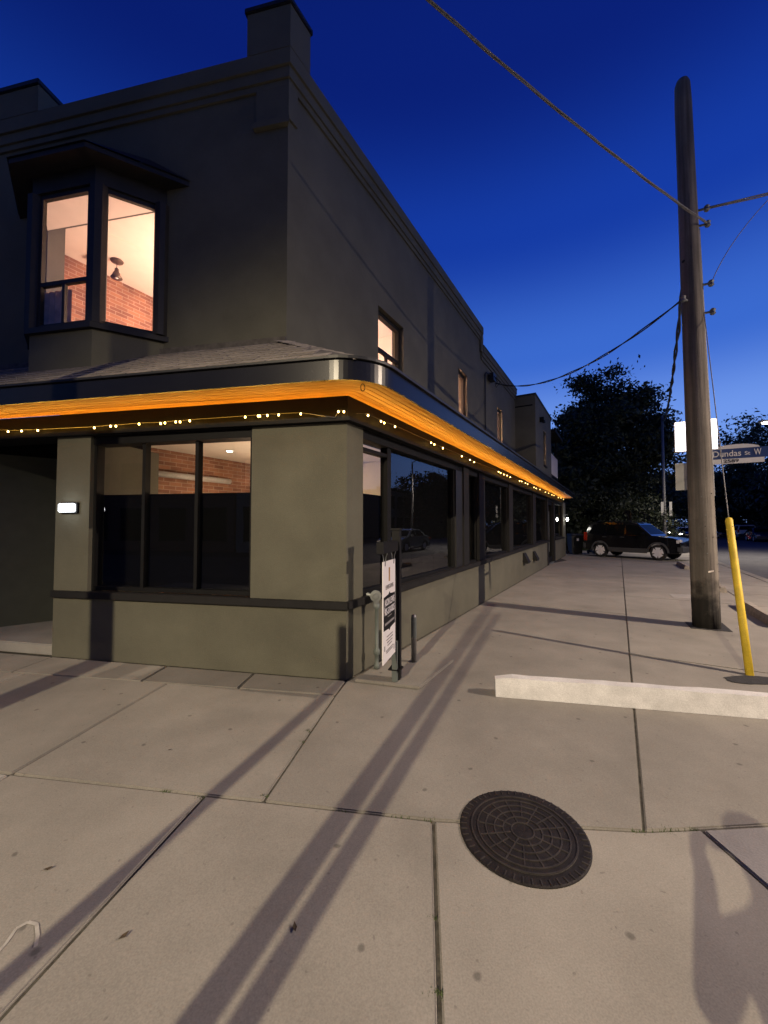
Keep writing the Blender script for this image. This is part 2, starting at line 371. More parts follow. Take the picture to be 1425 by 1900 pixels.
# roads: side street beyond w = 6.05, front street behind the camera
rd = MB(); rd.prism([P(-60, 6.05, 0)[:2], P(95, 6.05, 0)[:2], P(95, 17, 0)[:2], P(-60, 17, 0)[:2]], -.165, -.125); tag(rd.build('road', 'asphalt'), kind='structure')
rd = MB(); rd.prism([Q(60, 5.6, 0)[:2], Q(60, 15, 0)[:2], Q(-5, 15, 0)[:2], Q(-5, 5.6, 0)[:2]], -.16, -.129); tag(rd.build('road', 'asphalt'), kind='structure')
# pavement bed
k1 = Q(14, 5.4, 0)[:2]; k2 = Q(-3.2, 5.4, 0)[:2]; k3 = P(-.8, 6.0, 0)[:2]
pave = MB(); pave.prism([Q(14, -1.6, 0)[:2], k1, k2, Q(-5.2, 4.4, 0)[:2], k3, P(48, 6.0, 0)[:2], P(48, -8, 0)[:2], P(5, -8, 0)[:2]], -.15, -.014)
pv = pave.build('pavement', 'bed'); tag(pv, kind='structure')
def inset(poly, d):
    a = sum(poly[k][0] * poly[(k + 1) % len(poly)][1] - poly[(k + 1) % len(poly)][0] * poly[k][1] for k in range(len(poly)))
    if a < 0: poly = poly[::-1]
    out = []; n = len(poly)
    for k in range(n):
        p0, p1, p2 = (Vector(poly[(k + j) % n]) for j in (-1, 0, 1))
        d1 = (p1 - p0).normalized(); d2 = (p2 - p1).normalized(); n1 = Vector((-d1.y, d1.x)); n2 = Vector((-d2.y, d2.x))
        m_ = (n1 + n2) / max(.35, 1 + n1.dot(n2)); out.append(tuple(p1 + m_ * d))
    return out
def slab(poly, gap=.007, z=0, m='concrete', th=.09, name='slab'):
    mb = MB(); mb.prism(inset([tuple(p[:2]) for p in poly], gap), -th + z, z + random.uniform(-.003, 0)); return mb.build(name, m, pv, bevel=.007)
T0 = {k: np.array(v) for k, v in dict(k=(-2.33, 2.54), m=(-1.03, 2.345), n=(-.68, 2.295), o=(.26, 2.15), J=(1.32, 2.075), p=(1.62, 2.09), r=(3.9, 2.25)).items()}
e1 = np.array([.988, -.151]); e2 = np.array([.151, .988])
bl = lambda x: np.array([x, 3.615 + (x - .04) * -.163])               # joint of the strip beside the shop front
J0 = P(-.83, 2.46, 0)[:2]
wall = lambda tf: Q(tf, .004, 0)[:2]
# strip against the shop front
for a, b in ((0, 1.0), (1.0, 2.05), (2.05, 3.6), (3.6, 5.4), (5.4, 7.2), (7.2, 9)):
    A = np.array(wall(a)); B = np.array(wall(b)); slab([A, B, bl(B[0] - .03), bl(A[0] - (.065 if a == 0 else .03))], .008, m='concrete')
# row between the strip and the long joint
tops = [-.445, -2.13, -3.75, -5.4, -7.1]; bots = [T0['n'], T0['k'], np.array([-3.95, 2.79]), np.array([-5.6, 3.04]), np.array([-7.3, 3.3])]
for k in range(4): slab([bl(tops[k]), bl(tops[k + 1]), bots[k + 1]] + ([T0['m']] if k == 0 else []) + [bots[k]])
# corner apron and bays beside the building
slab([T0['n'], bl(-.445), C + np.array([-.002, -.03]), P(.02, .02, 0), P(4.9, .012, 0), P(4.9, 2.46, 0), T0['J'], T0['o']])
for a, b in ((4.9, 9.6), (9.6, 14.3), (14.3, 19.2), (19.2, 24)): slab([P(a, .012 if a < 19 else -6, 0), P(b, .012 if a < 19 else -6, 0), P(b, 2.46, 0), P(a, 2.46, 0)])
slab([T0['J'], T0['p'], T0['r'], P(2.4, 4.55, 0), P(2.4, 2.46, 0)])
for a, b in ((2.4, 7.0), (7.0, 11.6), (11.6, 16.2), (16.2, 20), (20, 24)): slab([P(a, 2.46, 0), P(b, 2.46, 0), P(b, 4.55, 0), P(a, 4.55, 0)])
# footway along the side street
ts = [.64] + [1.9 + 1.7 * k for k in range(24)]
for k in range(len(ts) - 1): slab([P(ts[k], 4.55, 0), P(ts[k + 1], 4.55, 0), P(ts[k + 1], 5.82, 0), P(ts[k], 5.82, 0)], m='concrete')
kb = [.2 + 2.4 * k for k in range(18)]
for k in range(len(kb) - 1): slab([P(kb[k], 5.83, 0), P(kb[k + 1], 5.83, 0), P(kb[k + 1], 6.06, 0), P(kb[k], 6.06, 0)], .004, z=0, th=.15, name='kerb_stone')
# row towards the camera and the row behind it
xs = [np.array([-7.3, 3.3]), np.array([-5.0, 2.95]), np.array([-3.65, 2.74]), T0['k'], T0['m'], T0['o'], T0['p'], T0['p'] + np.array([1.35, .09]), T0['r'] + np.array([.9, .03])]
sh = [(-.3, -1.7), (-.3, -1.7), (-.3, -1.7), (-.3, -1.7), (-.3, -1.7), (-.17, -1.7), (.14, -1.7), (.4, -1.7), (.6, -1.7)]
for k in range(len(xs) - 1):
    a, b = xs[k], xs[k + 1]; a2, b2 = a + np.array(sh[k]), b + np.array(sh[k + 1])
    mid = [T0['n']] if k == 4 else ([T0['J']] if k == 5 else [])
    light = (k == 2 or k == 6)
    slab([a] + mid + [b, b2, a2], .008, m='concrete_light' if light else 'concrete')
    c2 = a2 + np.array([-.25, -1.6]); d2 = b2 + np.array([-.25, -1.6])
    if k < 7: slab([a2, b2, d2, c2], .008)
# utility cut patches and paint
def sheet(name, pts, m, z=.004, parent=None):
    mb = MB(); mb.prism([tuple(p[:2]) for p in pts], z - .003, z); return mb.build(name, m, parent)
pc = on_z(1400, 1262)
tag(sheet('tar_patch', [(pc[0] + r_ * math.cos(a) * 1.5, pc[1] + r_ * math.sin(a) * .62) for a, r_ in [(k * .2618, .17 + .035 * random.random()) for k in range(24)]], 'patch', .005, pv))
q = [on_z(*p) for p in ((1270, 1154), (1282, 1166), (1360, 1173), (1340, 1156))]
sheet('tar_patch', q, 'patch', .005, pv)
sheet('patch_slab', [on_z(*p) for p in ((1241, 1102), (1250, 1109), (1290, 1111), (1290, 1104))], 'concrete_light', .004, pv)
sheet('patch_slab', [on_z(*p) for p in ((1005, 1040), (1030, 1044), (1052, 1040), (1040, 1036))], 'patch', .004, pv)
# chalked utility mark on the slab at the lower left
ch = MB(); cp = [on_z(*p, .002) for p in ((-12, 1775), (12, 1748), (30, 1722), (52, 1710), (68, 1714), (70, 1735), (66, 1756))]
for k in range(len(cp) - 1):
    d = (cp[k + 1] - cp[k])[:2]; d /= np.linalg.norm(d); n_ = np.array([-d[1], d[0]]) * .006
    ch.prism([cp[k][:2] - n_, cp[k + 1][:2] - n_, cp[k + 1][:2] + n_, cp[k][:2] + n_], .0005, .0012 + .0001 * k)
ch.build('chalk_mark', 'chalk', pv)
# weeds growing in the joints: nobody could count the blades
wd = MB()
def tuft(p, n, rad, h):
    for _ in range(n):
        a = random.uniform(0, 6.28); r_ = rad * random.random(); b = (p[0] + r_ * math.cos(a), p[1] + r_ * .35 * math.sin(a), -.02)
        d = random.uniform(0, 6.28); l = h * random.uniform(.4, 1); wd_ = .003
        wd.poly([(b[0] - wd_, b[1], b[2]), (b[0] + wd_, b[1], b[2]), (b[0] + math.cos(d) * l * .7, b[1] + math.sin(d) * l * .7, b[2] + .02 + l * .6)])
for px, py, n, rr, h in ((303, 1468, 60, .05, .03), (370, 1478, 50, .04, .03), (490, 1475, 40, .03, .03), (570, 1356, 50, .03, .03), (560, 1375, 30, .03, .025), (1180, 1543, 90, .07, .022), (1240, 1540, 90, .09, .022), (1285, 1537, 40, .04, .022), (640, 1505, 25, .06, .02), (740, 1515, 20, .06, .02), (795, 1520, 30, .04, .02), (805, 1700, 30, .03, .015), (808, 1840, 60, .05, .015), (460, 1278, 20, .1, .02), (1150, 1052, 60, .12, .06), (1155, 1090, 30, .1, .03), (1262, 1040, 160, .5, .12)):
    tuft(on_z(px, py), n // 3 if py > 1200 else n, rr, h * .7)
tag(wd.build('joint_weeds', 'weed'), 'small green weeds and moss in the pavement joints', 'weeds', kind='stuff')
# fallen leaves
for k, (px, py, a, txt) in enumerate(((90, 1613, .3, 'brown fallen leaf at the left edge of the pavement'), (230, 1738, .9, 'small dry leaf on the slab below the long diagonal shadow'), (547, 1722, 1.9, 'tiny curled leaf right of the wide pole shadow'), (315, 1392, .2, 'dark speck of leaf on the slab before the front window'))):
    p = on_z(px, py); mb = MB(); L = .02 if k < 3 else .012; dx = np.array([math.cos(a), math.sin(a)]); dy = np.array([-dx[1], dx[0]])
    o2 = p[:2]; pts = [o2 - dx * L, o2 - dy * L * .45, o2 + dx * L * .9, o2 + dy * L * .5]
    mb.poly([(pts[0][0], pts[0][1], .006), (pts[1][0], pts[1][1], .003), (pts[2][0], pts[2][1], .01), (o2[0], o2[1], .002)]); mb.poly([(o2[0], o2[1], .002), (pts[2][0], pts[2][1], .01), (pts[3][0], pts[3][1], .004), (pts[0][0], pts[0][1], .006)])
    tag(mb.build('fallen_leaf', 'leaf_dry'), txt, 'leaf', 'fallen leaves on the pavement')

# ================================================================== THE BUILDING
LS, LF = 19.3, 3.62                          # side length, front length to the doorway
BL = thing('corner_building', (float(C[0]), float(C[1]), 0), 'two-storey olive stucco corner shop with glowing wooden eave and dark shopfront windows', 'building')
def part(name, m, mb, parent=BL, **k): return mb.build(name, m, parent, **k)
# --- ground floor walls
HB = .70
mb = MB(); q0 = Q(LF, 0, 0)[:2]; 
mb.prism([Q(LF, 0, 0)[:2], tuple(C), tuple(C + (-.25) * MIT), Q(LF, -.25, 0)[:2]], 0, HB); part('base_wall', 'stucco', mb)
def srise(t): return .70 + .015 * min(t, 13.4)
mb = MB(); a, b, c, d = tuple(C), P(13.35, 0, 0)[:2], P(13.35, -.25, 0)[:2], tuple(C + (-.25) * MIT)
mb.hexa([(*a, 0), (*b, 0), (*c, 0), (*d, 0)], [(*a, .70), (*b, srise(13.35)), (*c, srise(13.35)), (*d, .70)]); part('base_wall', 'stucco', mb)
mb = MB(); mb.fr(P, 15.25, LS, -.25, 0, 0, .9); part('base_wall', 'stucco', mb)
# sill bands
mb = MB(); A0, B0 = path_pts(-.10, LF, 1), path_pts(.045, LF, 1)
mb.prism([A0[0], B0[0], B0[1], A0[1]], .702, .78); part('sill_band', 'grey_frame', mb, bevel=.006)
mb = MB(); b0 = C + .045 * MIT; a0 = C - .10 * MIT; b1 = P(13.38, .045, 0)[:2]; a1 = P(13.38, -.10, 0)[:2]
mb.hexa([(*b0, .702), (*b1, srise(13.4) + .002), (*a1, srise(13.4) + .002), (*a0, .702)], [(*b0, .78), (*b1, srise(13.4) + .08), (*a1, srise(13.4) + .08), (*a0, .78)]); part('sill_band', 'grey_frame', mb, bevel=.006)
mb = MB(); mb.fr(P, 15.22, 18.5, -.10, .045, .902, .98); part('sill_band', 'grey_frame', mb, bevel=.006)
# pilasters
mb = MB(); mb.prism([Q(1.06, 0, 0)[:2], tuple(C), P(.30, 0, 0)[:2], P(.30, -.24, 0)[:2], Q(1.06, -.24, 0)[:2]], .778, 2.62); part('corner_pilaster', 'stucco', mb)
mb = MB(); mb.fr(Q, 3.14, LF, -.3, 0, .778, 2.62); part('pilaster', 'stucco', mb)
for a, b in ((18.25, LS),): mb = MB(); mb.fr(P, a, b, -.25, 0, .9, 2.7); part('pilaster', 'stucco', mb)
# header beam and soffit
mb = MB(); strip(mb, -.28, .03, 2.60, 2.8645, 9.2, 18.0); part('header_beam', 'dark_frame', mb)
mb = MB(); strip(mb, -.20, -.02, 2.50, 2.598, 3.12, 18.0); part('window_head', 'dark_frame', mb)
OV = .52
NB = 7; ow = [.031 + (OV - .033) * k / NB for k in range(NB + 1)]
so_ = MB(); strip(so_, .02, OV, 2.885, 2.90, 9.2, 17.9, arc=1); sof = part('soffit', 'dark_frame', so_)
for k in range(NB):
    g_ = .0042
    for side in (0, 1):
        mb = MB(); a = path_pts(ow[k] + g_, 9.2, 17.9, 1); b = path_pts(ow[k + 1] - g_, 9.2, 17.9, 1); h = len(a) // 2
        rg = range(0, h) if side == 0 else range(h, len(a) - 1)
        for j in rg: mb.prism([a[j], b[j], b[j + 1], a[j + 1]], 2.866, 2.884)
        mb.build('soffit_board', 'wood', sof)
# rounded metal fascia with a lip, black drip edge
mb = MB(); a = path_pts(OV + .002, 9.2, 17.95, 1, 16); b = path_pts(OV + .022, 9.2, 17.95, 1, 16)
for j in range(len(a) - 1): mb.prism([a[j], b[j], b[j + 1], a[j + 1]], 2.845, 3.03)
fa = part('fascia', 'fascia_metal', mb)
bm = bmesh.new(); bm.from_mesh(fa.data); bmesh.ops.remove_doubles(bm, verts=bm.verts, dist=1e-4)
dups = {}
for f in list(bm.faces):
    key = tuple(sorted(v.index for v in f.verts)); dups.setdefault(key, []).append(f)
bmesh.ops.delete(bm, geom=[f for l in dups.values() if len(l) > 1 for f in l], context='FACES_ONLY')
for f in bm.faces: f.smooth = abs(f.normal.z) < .3
bm.to_mesh(fa.data); bm.free()
try: fa.data.set_sharp_from_angle(angle=R(40))
except Exception: pass
mb = MB(); strip(mb, OV - .02, OV + .05, 3.032, 3.058, 9.2, 18.0, arc=1); part('drip_edge', 'black_metal', mb)
mb = MB(); e0 = P(17.9, .02, 0)[:2]; mb.fr(P, 17.9, 17.93, .0, OV + .02, 2.86, 3.03); part('fascia_end', 'fascia_metal', mb)
# LED strip in the trough behind the fascia lip and on the beam
# strip lies tilted outwards in a channel at the foot of the beam and washes the soffit boards
mb = MB(); strip(mb, .031, .071, 2.606, 2.628, 9.2, 17.9); strip(mb, .067, .071, 2.628, 2.642, 9.2, 17.9); part('led_channel', 'dark_frame', mb)
mb = MB(); a_ = path_pts(.045, 9.2, 17.9); b_ = path_pts(.060, 9.2, 17.9)
for j in range(2): mb.poly([(*a_[j], 2.645), (*b_[j], 2.630), (*b_[j + 1], 2.630), (*a_[j + 1], 2.645)])
part('led_strip', 'led', mb)
# --- skirt roof
z_e, z_u = 3.045, 3.79
mb = MB(); pe = path_pts(OV + .045, 9.2, 18.0, 1); ul = QU(9.2 - UF, 0, 0)[:2]; ur = PU(18.0 - UT, 0, 0)[:2]
mb.poly([(*pe[0], z_e), (*pe[1], z_e), (*U, z_u), (*ul, z_u)])
for j in range(1, len(pe) - 2): mb.poly([(*pe[j], z_e), (*pe[j + 1], z_e), (*U, z_u)])
mb.poly([(*pe[-2], z_e), (*pe[-1], z_e), (*ur, z_u), (*U, z_u)])
mb.poly([(*pe[-1], z_e), (*P(18, -.3, 0)[:2], z_e), (*ur, z_u)])
rf = part('skirt_roof', 'shingle_b', mb)
# shingle tabs on the front slope (shared mesh data, one object each)
p0 = np.array([*Q(0, OV + .045, 0)[:2], z_e]); p1 = np.array([*Q(0, UO, 0)[:2], z_u]); up = (p1 - p0); SL = np.linalg.norm(up); up /= SL
xd = np.array([*FD, 0]); nz = np.cross(up, xd); nz /= np.linalg.norm(nz); nz = nz if nz[2] > 0 else -nz
TW, TH = .30, .145
sm_ = MB(); sm_.v = []; 
def loc3(x, y, z): return tuple(xd * x + up * y + nz * z)
for wv, key in ((TW - .022, 'a'), ):
    sm_.hexa([loc3(0, 0, .002), loc3(wv, 0, .002), loc3(wv, TH + .05, -.004), loc3(0, TH + .05, -.004)], [loc3(0, 0, .014), loc3(wv, 0, .014), loc3(wv, TH + .05, .004), loc3(0, TH + .05, .004)])
me_s = bpy.data.meshes.new('shingle'); me_s.from_pydata(sm_.v, [], sm_.f); me_s.materials.append(M['shingle'])
nrow = int(SL / TH)
for r_ in range(nrow):
    y = r_ * TH
    xmin = max(-.02, (UF) * (y / SL)) + .02
    x = xmin + (r_ % 2) * .08
    while x < 6.2:
        o = bpy.data.objects.new('shingle', me_s); COL.objects.link(o); o.parent = rf
        o.location = Vector(p0 + xd * x + up * y) - BL.location; x += TW
h0 = np.array([*(C + (OV + .0) * (MIT / np.linalg.norm(MIT))), z_e + .02]); h1 = np.array([*U, z_u + .02]); hv = h1 - h0; HL = np.linalg.norm(hv); hv /= HL; hx = np.cross(hv, [0, 0, 1]); hx /= np.linalg.norm(hx)
nh = 9
for k in range(nh):
    a_ = h0 + hv * HL * k / nh; b_ = h0 + hv * HL * (k + 1.25) / nh; l_ = .012 * (1 - .3 * (k % 2)); dn = np.array([0, 0, -.05]); mb = MB()
    for sg in (-1, 1):
        p_ = [a_ + [0, 0, .004 + l_ * .5], a_ + hx * .14 * sg + dn + [0, 0, .004 + l_ * .5], b_ + hx * .14 * sg + dn, b_]
        mb.poly(p_); mb.poly([a_ + [0, 0, .0], a_ + hx * .14 * sg + dn, p_[1], p_[0]])
    mb.build('hip_shingle', 'shingle', rf)
# ridge flashing where the roof meets the upper wall
mb = MB(); mb.fr(QU, 0, 9.2 - UF, .002, .03, z_u - .02, z_u + .06); part('flashing', 'shingle_b', mb)

# --- windows of the shop floor
def pane_unit(F, t0, t1, z0, z1, rec=.10, fw=.045, m='dark_frame', glass=True, mull=(), film=None, full_backing=False, butt=(), trans=None):
    """one shop window: frame with its glass panes as sub-parts"""
    mb = MB()
    mb.fr(F, t0, t0 + fw, -rec - .05, -rec + .05, z0, z1); mb.fr(F, t1 - fw, t1, -rec - .05, -rec + .05, z0, z1)
    mb.fr(F, t0 + fw, t1 - fw, -rec - .05, -rec + .05, z0, z0 + fw); mb.fr(F, t0 + fw, t1 - fw, -rec - .05, -rec + .05, z1 - fw, z1)
    for mt in mull: mb.fr(F, mt - .02, mt + .02, -rec - .04, -rec + .04, z0 + fw, z1 - fw)
    if trans: mb.fr(F, t0 + fw, t1 - fw, -rec - .045, -rec + .045, trans - .02, trans + .02)
    w_ = part('window', m, mb)
    ed = [t0 + fw] + list(mull) + [t1 - fw]
    for k in range(len(ed) - 1):
        a, b = ed[k] + (.02 if k else 0), ed[k + 1] - (.02 if k < len(ed) - 2 else 0)
        cuts = [a] + [c for c in butt if a < c < b] + [b]
        for j in range(len(cuts) - 1):
            g_ = MB(); x0, x1 = cuts[j] + (.003 if j else 0), cuts[j + 1] - (.003 if j < len(cuts) - 2 else 0)
            g_.poly([F(x0, -rec, z0 + fw), F(x1, -rec, z0 + fw), F(x1, -rec, z1 - fw), F(x0, -rec, z1 - fw)]); g_.build('pane', 'glass', w_)
    if film:
        f_ = MB(); f_.fr(F, t0 + .01, t1 - .01, -rec - .075, -rec - .055, z0 - .02, film); f_.build('dark_film', 'film', w_)
    if full_backing:
        f_ = MB(); f_.fr(F, t0 + .01, t1 - .01, -rec - .075, -rec - .055, z0 - .02, z1); f_.build('dark_backing', 'film', w_)  # black backing added so the glass shows reflections over a dark interior
    return w_
pane_unit(Q, 1.06, 3.14, .79, 2.60, mull=(1.77, 2.46), film=1.915)
pane_unit(P, .30, .96, .79, 2.60, film=1.915, trans=2.40)
pane_unit(P, .96, 3.22, .80, 2.60, butt=(1.68, 2.42), full_backing=True)
mb = MB(); mb.fr(P, 3.22, 3.55, -.22, -.02, .76, 2.6); part('mullion_post', 'black_metal', mb)
mb = MB(); mb.fr(P, 3.55, 3.84, -.22, .005, .76, 2.6); part('mullion_post', 'grey_frame', mb, bevel=.006)
pane_unit(P, 3.84, 4.46, .83, 2.60, full_backing=True)
mb = MB(); mb.fr(P, 4.46, 4.86, -.22, .005, .77, 2.6); part('mullion_post', 'grey_frame', mb, bevel=.006)
pane_unit(P, 4.86, 6.96, .87, 2.60, full_backing=True)
mb = MB(); mb.fr(P, 6.96, 7.38, -.22, .005, .80, 2.6); part('mullion_post', 'grey_frame', mb, bevel=.006)
pane_unit(P, 7.38, 10.22, .91, 2.60, full_backing=True)
mb = MB(); mb.fr(P, 10.22, 10.72, -.22, .005, .84, 2.6); part('mullion_post', 'grey_frame', mb, bevel=.006)
pane_unit(P, 10.72, 13.1, .95, 2.60, full_backing=True)
mb = MB(); mb.fr(P, 13.1, 13.42, -.22, .02, 0, 2.6); part('mullion_post', 'grey_frame', mb, bevel=.006)
# glazed side door
mb = MB(); mb.fr(P, 13.42, 13.52, -.16, -.06, .03, 2.5); mb.fr(P, 14.82, 14.92, -.16, -.06, .03, 2.5); mb.fr(P, 13.52, 14.82, -.16, -.06, .03, .25); mb.fr(P, 13.52, 14.82, -.16, -.06, 2.38, 2.5)
dr = part('side_door', 'dark_frame', mb)
g_ = MB(); g_.poly([P(13.52, -.11, .25), P(14.82, -.11, .25), P(14.82, -.11, 2.38), P(13.52, -.11, 2.38)]); g_.build('pane', 'glass', dr)
g_ = MB(); g_.tube([P(13.6, -.01, .5), P(13.6, -.01, 2.1)], .018, 8); g_.fr(P, 13.58, 13.62, -.07, -.01, .6, .63); g_.fr(P, 13.58, 13.62, -.07, -.01, 1.95, 1.98); g_.build('handle', 'galv', dr)
g_ = MB(); g_.fr(P, 13.45, 14.9, -.4, -.38, .02, 2.5); part('dark_backing', 'film', g_)  # same added black backing, behind the door glass
mb = MB(); mb.fr(P, 14.92, 15.3, -.22, .01, 0, 2.6); part('mullion_post', 'grey_frame', mb, bevel=.006)
pane_unit(P, 15.3, 18.25, .98, 2.60, full_backing=True)
mb = MB(); mb.fr(P, 13.42, 14.92, -.35, .02, 0.0, .028); part('door_sill', 'galv', mb)
# end wall and back
mb = MB(); mb.fr(P, LS - .25, LS, -6.2, -.252, 0, 3.2); part('rear_wall', 'stucco', mb)
mb = MB(); mb.fr(P, .4, LS - .3, -6.4, -.3, 2.862, 2.88); part('ceiling_deck', 'film', mb)

# --- doorway recess at the left
mb = MB(); mb.fr(Q, 3.3, LF - .002, -1.25, -.302, .0, 2.62); part('recess_wall', 'stucco', mb)
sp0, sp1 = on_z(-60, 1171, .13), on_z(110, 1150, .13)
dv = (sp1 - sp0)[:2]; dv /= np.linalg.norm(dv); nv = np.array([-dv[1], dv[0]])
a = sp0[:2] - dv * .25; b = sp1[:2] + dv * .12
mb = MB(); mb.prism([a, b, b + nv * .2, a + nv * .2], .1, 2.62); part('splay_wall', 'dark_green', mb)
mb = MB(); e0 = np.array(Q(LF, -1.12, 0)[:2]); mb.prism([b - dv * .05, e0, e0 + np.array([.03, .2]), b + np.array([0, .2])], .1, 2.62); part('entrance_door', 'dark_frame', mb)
mb = MB(); mb.prism([Q(LF, -.02, 0)[:2], Q(6.2, -.02, 0)[:2], Q(6.2, -2.2, 0)[:2], Q(LF, -2.2, 0)[:2]], 0, .13); part('door_step', 'concrete_light', mb, bevel=.012)
mb = MB(); mb.fr(Q, 5.75, 9.2, -.3, 0, 0, 2.62); part('base_wall', 'stucco', mb)
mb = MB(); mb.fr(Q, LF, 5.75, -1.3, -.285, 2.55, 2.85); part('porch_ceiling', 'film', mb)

# --- shop interior seen above the dark film
mb = MB(); mb.fr(P, .02, 9, -4.25, -4.1, .02, 2.8); part('party_wall', 'brick', mb)
mb = MB(); mb.prism([P(.15, -.27, 0)[:2], P(9, -.27, 0)[:2], P(9, -4.09, 0)[:2], P(-1.06, -4.09, 0)[:2]], 2.80, 2.84); part('shop_ceiling', 'ceiling_paint', mb)
mb = MB(); mb.prism([P(.15, -.27, 0)[:2], P(9, -.27, 0)[:2], P(9, -4.09, 0)[:2], P(-1.06, -4.09, 0)[:2]], .0, .06); part('shop_floor', 'floorboard', mb)
mb = MB(); mb.fr(P, 3.3, 3.4, -4.09, -.27, .06, 2.79); part('partition_wall', 'cream', mb)
mb = MB(); mb.tube([P(.06, -4.0, 2.38), P(1.75, -4.0, 2.38)], .05, 12); o = mb.build('duct_pipe', 'white_paint', smooth=True); tag(o, 'white round pipe running along the interior brick wall', 'pipe')
for k, (t, w_, txt) in enumerate(((1.1, -3.2, 'small round ceiling downlight before the brick wall'), (2.4, -1.9, 'small round ceiling downlight in the middle of the shop'))):
    d_ = thing('downlight', P(t, w_, 2.8), txt, 'light', 'shop downlights')
    mb = MB(); mb.lathe(P(t, w_, 2.783), [(.075, .012), (.075, .004), (.05, 0)], 20); mb.build('trim_ring', 'sign_white', d_)
    mb = MB(); mb.lathe(P(t, w_, 2.775), [(.045, .008), (.045, .003), (.03, 0)], 16); mb.build('lens', 'downlight', d_)
    lamp('downlight_glow', 'SPOT', P(t, w_, 2.77), 18, (1, .72, .48), d_, .04, spot_size=R(150), spot_blend=1.0)

# --- upper storey
ZB, ZT = 3.3, 7.30
UL, UF1 = 12.6, 9.0
OPZ0, OPZ1 = 3.95, 5.95
BR, BLf = 1.80, 3.66                          # opening behind the bay
for a, b, z0, z1 in ((0, BR, ZB, ZT), (BR, BLf, ZB, OPZ0), (BR, BLf, OPZ1, ZT), (BLf, UF1, ZB, ZT)):
    mb = MB()
    if a == 0: mb.prism([tuple(U), QU(b, 0, 0)[:2], QU(b, -.25, 0)[:2], tuple(U - .25 * MIT)], z0, z1)
    else: mb.fr(QU, a, b, -.25, 0, z0, z1)
    part('upper_wall', 'stucco', mb)
wins = ((2.16, 3.08, 3.95, 5.30), (6.10, 6.78, 4.1, 5.58), (9.88, 10.55, 4.1, 5.55))
ed = 0.0
def uwall(t0, t1, z0, z1, top=ZT):
    mb = MB()
    if t0 == 0: mb.prism([tuple(U), PU(t1, 0, 0)[:2], PU(t1, -.25, 0)[:2], tuple(U - .25 * MIT)], z0, z1)
    else: mb.fr(PU, t0, t1, -.25, 0, z0, z1)
    part('upper_wall', 'stucco', mb)
SPL = 8.02
for (a, b, z0, z1) in wins:
    uwall(ed, a, ZB, ZT if a < SPL else 6.85); uwall(a, b, ZB, z0); uwall(a, b, z1, ZT if b < SPL else 6.85); ed = b
    if b < SPL < 9.88 and a > 5: uwall(b, SPL, ZB, ZT); ed = SPL
uwall(ed, UL, ZB, 6.85)
# parapet mouldings: two bands and a coping
def band(o1, z0, z1, tf, ts, o0=0.0, m='stucco', name='cornice_band', t0=None):
    mb = MB()
    if t0 is None:
        q1 = U + o1 * MIT; q0 = U + o0 * MIT
        mb.prism([QU(tf, o0, 0)[:2], QU(tf, o1, 0)[:2], tuple(q1), tuple(q0)], z0, z1); mb.prism([tuple(q0), tuple(q1), PU(ts, o1, 0)[:2], PU(ts, o0, 0)[:2]], z0, z1)
    else: mb.fr(PU, t0, ts, o0, o1, z0, z1)
    part(name, m, mb)
band(.03, 7.02, 7.10, UF1, SPL, .001); band(.055, 7.102, 7.24, UF1, SPL, .001); band(.085, 7.242, 7.44, UF1, SPL + .05, -.27, name='coping')
band(.03, 6.5, 6.60, 0, UL, .001, t0=SPL + .002); band(.055, 6.602, 6.72, 0, UL, .001, t0=SPL + .002); band(.08, 6.722, 6.90, 0, UL, -.27, t0=SPL + .06, name='coping')
band(.095, 6.902, 6.93, 0, UL, -.27, t0=SPL + .06, m='black_metal', name='cap_flashing')
mb = MB(); mb.fr(PU, SPL - .12, SPL + .06, .001, .07, 6.7, 7.24); part('cornice_return', 'stucco', mb)
# corner pier and left pier
mb = MB(); mb.prism([tuple(U + .09 * MIT), QU(.52, .09, 0)[:2], QU(.52, -.3, 0)[:2], PU(.30, -.45, 0)[:2], PU(.30, .09, 0)[:2]], 7.443, 7.98); pr = part('corner_pier', 'stucco', mb)
mb = MB(); mb.prism([tuple(U + .115 * MIT), QU(.55, .115, 0)[:2], QU(.55, -.32, 0)[:2], PU(.33, -.47, 0)[:2], PU(.33, .115, 0)[:2]], 7.982, 8.05); mb.build('pier_cap', 'black_metal', pr, bevel=.01)
mb = MB(); mb.prism([tuple(U + .03 * MIT), QU(.42, .03, 0)[:2], QU(.42, .001, 0)[:2], tuple(U)], 6.60, 7.018); mb.prism([tuple(U + .03 * MIT), tuple(U), PU(.14, .001, 0)[:2], PU(.14, .03, 0)[:2]], 6.60, 7.018); part('corner_strip', 'stucco', mb)
mb = MB(); mb.prism([tuple(U + .06 * MIT), QU(.45, .06, 0)[:2], QU(.45, .001, 0)[:2], tuple(U)], 6.52, 6.598); part('corbel', 'stucco', mb)
mb = MB(); mb.fr(QU, 3.78, 5.2, -.45, .09, 7.443, 7.82); pr = part('party_pier', 'stucco', mb)
mb = MB(); mb.fr(QU, 3.76, 5.22, -.47, .115, 7.822, 7.9); mb.build('pier_cap', 'black_metal', pr, bevel=.01)
